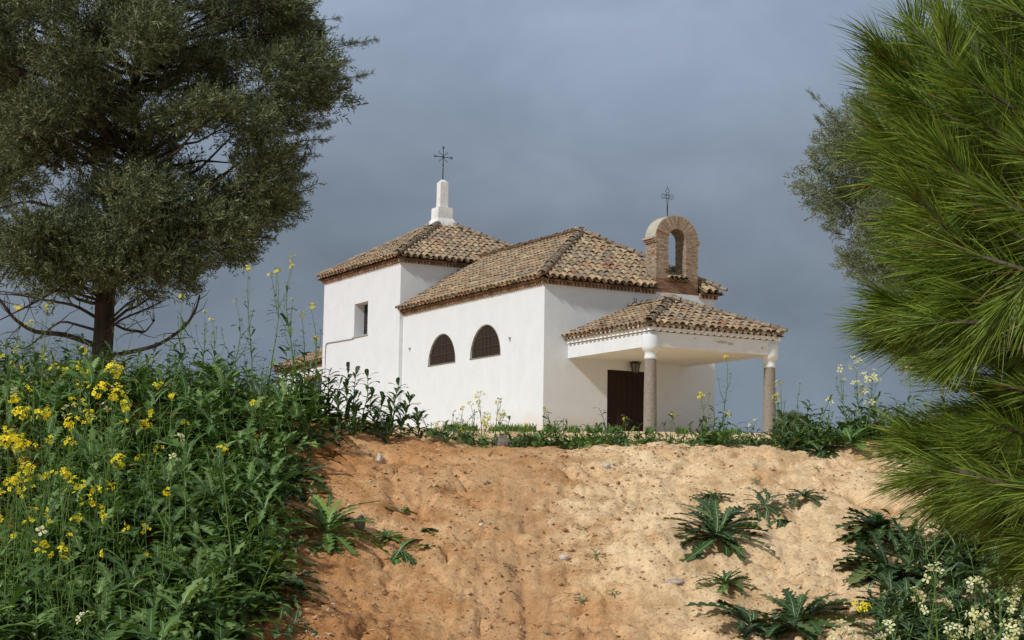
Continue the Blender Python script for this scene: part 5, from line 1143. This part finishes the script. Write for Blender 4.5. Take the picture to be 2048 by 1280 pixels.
ros(1640, 880, 'dark low rosette on the crest right of the porch', 16, .24, .045, 12, (.0, .6), lobes=8)
ros(1700, 865, 'tall grassy green rosette on the crest by the pine', 20, .26, .04, 13, (.6, 1.4), matn='leaf')
ros(1632, 940, 'tiny weed tuft on the upper right of the slope', 6, .06, .014, 14, matn='leaf')
ros(1510, 968, 'tiny brownish tuft above the rosettes', 6, .06, .012, 15)
ros(655, 1075, 'big bright rosette with pale midribs on the red clay at left', 22, .36, .050, 16, (.2, 1.35), matn='leaf', lobes=10)
ros(585, 968, 'dark rosette on the red clay near the crest at left', 18, .26, .042, 17, (.2, 1.1))
ros(775, 1085, 'small fresh green rosette by the dark stone', 14, .12, .022, 18, (.3, 1.2), matn='leaf_lime')
ros(800, 1105, 'long drooping leaves with a white midrib beside the small fresh rosette', 7, .38, .042, 19, (.0, .3), matn='leaf', azs=[-1.35, -.9, -1.9, .3, .9], lobes=9)
ros(840, 1068, 'two short dark leaves right of the small fresh rosette', 5, .12, .026, 20, (.1, .5), azs=[.2, .8, -.4])
ros(800, 1032, 'low pale leaves above the small fresh rosette', 5, .14, .024, 21, (.1, .5), azs=[.3, 2.6, 1.2], matn='leaf')
ros(610, 880, 'leaves hanging over the orange crest at left', 8, .18, .04, 22, (.0, .6), azs=[-1.2, -.6, -1.9, .2])
ros(1190, 1120, 'small dry weed tuft in the centre right of the slope', 9, .09, .010, 23, (.3, 1.2), lobes=3)
ros(1165, 1062, 'faint weed tuft above the dry one in mid slope', 6, .06, .010, 24, (.2, .9), lobes=3)
ros(1162, 1208, 'low green tuft near the bottom of the slope, left of its twin', 8, .055, .012, 25, (.2, .9), matn='leaf', lobes=3)
ros(1225, 1192, 'low green tuft near the bottom of the slope, right one of the pair', 8, .055, .012, 26, (.2, .9), matn='leaf', lobes=3)
ros(1015, 1140, 'tiny dark tuft left of the middle of the slope', 6, .055, .012, 27, lobes=3)
ros(1425, 905, 'tiny sprig on the pale crest under the porch', 5, .05, .012, 28, lobes=3)
ros(975, 1050, 'tiny sprig at the centre of the slope', 4, .035, .009, 29, lobes=3)
ros(1090, 1272, 'tiny sprig at the bottom centre of the slope', 4, .03, .009, 30, lobes=3)
ros(300, 1215, 'large spreading rosette with long white midribs at the bottom left', 20, .40, .055, 31, (.1, .9), matn='leaf_dark', lobes=11, azs=[-.1, -.5, .2, -.9, -1.4, .6, 2.8, 3.4, 1.3])
ros(500, 1180, 'long leaves arching from the thicket onto the clay at lower left', 12, .34, .045, 32, (.2, .9), matn='leaf_dark', lobes=10, azs=[-.3, -.7, -.05, .4, -1.1])
ros(30, 1240, 'large blue-green leaves in the bottom left corner', 14, .34, .06, 33, (.3, 1.3), matn='leaf_dark', lobes=8)

# --- stones
def stone(px, py, r, label, matn, seed, sq=(1, 1, .75), sink=.3, d=None):
    rs = np.random.RandomState(seed); c = gpx(px, py)
    if d: c = P(px, py, d); c[2] = gz(c[0], c[1])
    mb = MB(); n, m_ = 12, 9; V = []; dv = [norm(rs.normal(size=3)) for _ in range(9)]; cv_ = rs.uniform(.55, .9, 9)
    for i in range(m_+1):
        for j in range(n):
            th, ph_ = math.pi*i/m_, 2*math.pi*j/n; d = np.array([math.sin(th)*math.cos(ph_), math.sin(th)*math.sin(ph_), math.cos(th)]); k = 1.0
            for q, h in zip(dv, cv_):
                a = d@q
                if a*k > h: k = h/a
            V.append(d*k*r*np.array(sq)*(1+rs.normal(0, .02)))
    F = [(i*n+j, (i+1)*n+j, (i+1)*n+(j+1) % n, i*n+(j+1) % n) for i in range(m_) for j in range(n)]
    mb.add(V, F); o = mb.build('stone', M[matn], smooth=False); o.location = (c[0], c[1], c[2]+r*sq[2]*(1-2*sink)*.6); tag(o, label, 'stone')
stone(1214, 936, .032, 'round white stone near the top of the pale slope', 'rock_pale', 1)
stone(718, 1060, .045, 'dark stone with a pale top beside the bright rosette at left', 'rock_dark', 2, (.8, .8, 1.3), .2)
stone(716, 1050, .030, 'pale stone crowning the dark one at left', 'rock_pale', 12, (.7, .7, .9), .1)
stone(758, 925, .028, 'narrow pale stone on the red clay near the crest', 'rock_pale', 3, (.7, .8, 1.4))
stone(1008, 884, .055, 'grey brown boulder among the weeds on the crest', 'rock_dark', 4, (1, 1, 1.1), .1, d=11.95)
stone(1128, 1125, .028, 'small beige stone in the middle of the slope', 'rock_pale', 5)
stone(1350, 1165, .045, 'flat grey stone bedded in the pale sand', 'rock_mid', 6, (1.1, 1, .4), .5)
stone(1562, 922, .014, 'small reddish stone high on the right of the slope', 'clod', 7)
stone(975, 968, .018, 'small dark stone in the upper middle of the slope', 'rock_dark', 8)
stone(1850, 850, .10, 'pale rock behind the weeds at the right crest', 'rock_pale', 9)

# --- loose earth clods: stuff
rs = np.random.RandomState(55); mb = MB()
ico = np.array([(0,0,1),(.89,0,.45),(.28,.85,.45),(-.72,.53,.45),(-.72,-.53,.45),(.28,-.85,.45),(.72,.53,-.45),(-.28,.85,-.45),(-.89,0,-.45),(-.28,-.85,-.45),(.72,-.53,-.45),(0,0,-1)])
icf = np.array([(0,1,2),(0,2,3),(0,3,4),(0,4,5),(0,5,1),(1,6,2),(2,7,3),(3,8,4),(4,9,5),(5,10,1),(6,7,2),(7,8,3),(8,9,4),(9,10,5),(10,6,1),(11,7,6),(11,8,7),(11,9,8),(11,10,9),(11,6,10)])
N_ = 17000; d = rs.uniform(7.4, 11.6, N_); u = rs.uniform(-.16, .24, N_); cl = vnoise(u*d*3+50, d*3+20)+.5; keepc = rs.rand(N_) < cl*1.3*np.interp(u, [-.1, .08, .2], [1, .75, .35]); d = d[keepc]; u = u[keepc]
zz = ground(u*d, d)
for x, y, z in zip(u*d, d, zz):
    r = min(.014, .0026*math.exp(abs(rs.normal(0, .7)))); v = ico*(1+rs.normal(0, .22, (12, 1)))*r*[rs.uniform(.8, 1.4), rs.uniform(.8, 1.4), rs.uniform(.5, .9)]
    mb.add(v+[x, y, z+r*.2], icf)
tag(mb.build('earth_clods', M['clod']), 'loose crumbs of earth scattered over the sandy slope', 'gravel', kind='stuff')

# --- dark bushes in the left thicket
for (px, py, rad, d, lb, sd) in ((462, 765, (.26, .26, .30), 12.6, 'dark twiggy bush in the thicket left of the outbuilding', 81), (560, 800, (.24, .24, .20), 12.6, 'low dark bush at the right end of the left thicket', 82), (330, 790, (.30, .25, .26), 12.8, 'dark bush just right of the cypress trunk', 83)):
    b0 = P(px, 860, d); b0[2] = gz(b0[0], b0[1])-.03; top = P(px, py, d)[2]; root = empty('bush', b0); tag(root, lb, 'bush')
    rs = np.random.RandomState(sd); mc = MB(); mtk = MB(); hh = top-b0[2]
    for k in range(34):
        a = rs.uniform(0, 6.28); q = np.array([math.cos(a)*rad[0]*rs.uniform(.2, 1), math.sin(a)*rad[1]*rs.uniform(.2, 1), hh*rs.uniform(.45, 1.15)]); pl = stemline((0, 0, 0), q, rs, 6, .06)
        mtk.tube(pl, np.linspace(.004, .0012, 6), 4, 0, cap=False); stem_leaves(mc, pl, rs, 14, .075, .016, t0=.15, t1=1, lobes=3, depth=.3, up=.8, grow=.3)
    mtk.build('stems', M['bark'], root); mc.build('foliage', [M['leaf_dark'], M['leaf_dark']], root)

# --- distant shrub behind the far column
b0 = P(1585, 858, 46.0); b0[2] = gz(b0[0], b0[1])-.05
root = empty('shrub', b0); tag(root, 'dark round shrub on the hilltop just right of the far porch column', 'shrub')
rs = np.random.RandomState(66); mc = MB(); mtk = MB()
n = 1500; q = norm(rs.normal(size=(n, 3)))*rs.rand(n, 1)**.4*[.42, .42, .45]; q[:, 2] = abs(q[:, 2]); add_sprays(mc, q+[0, 0, .12], norm(q)+rs.normal(0, .5, (n, 3))+[0, 0, .5], rs.uniform(.7, 1.2, n), rs)
for k in range(7): e = norm(rs.normal(size=3)+[0, 0, 1.5])*.45; mtk.tube([(0, 0, 0), e*.5+rs.normal(0, .03, 3), e], [.02, .012, .004], 5, 0, cap=False)
mtk.build('stems', M['bark'], root); mc.build('foliage', M['cypress'], root)
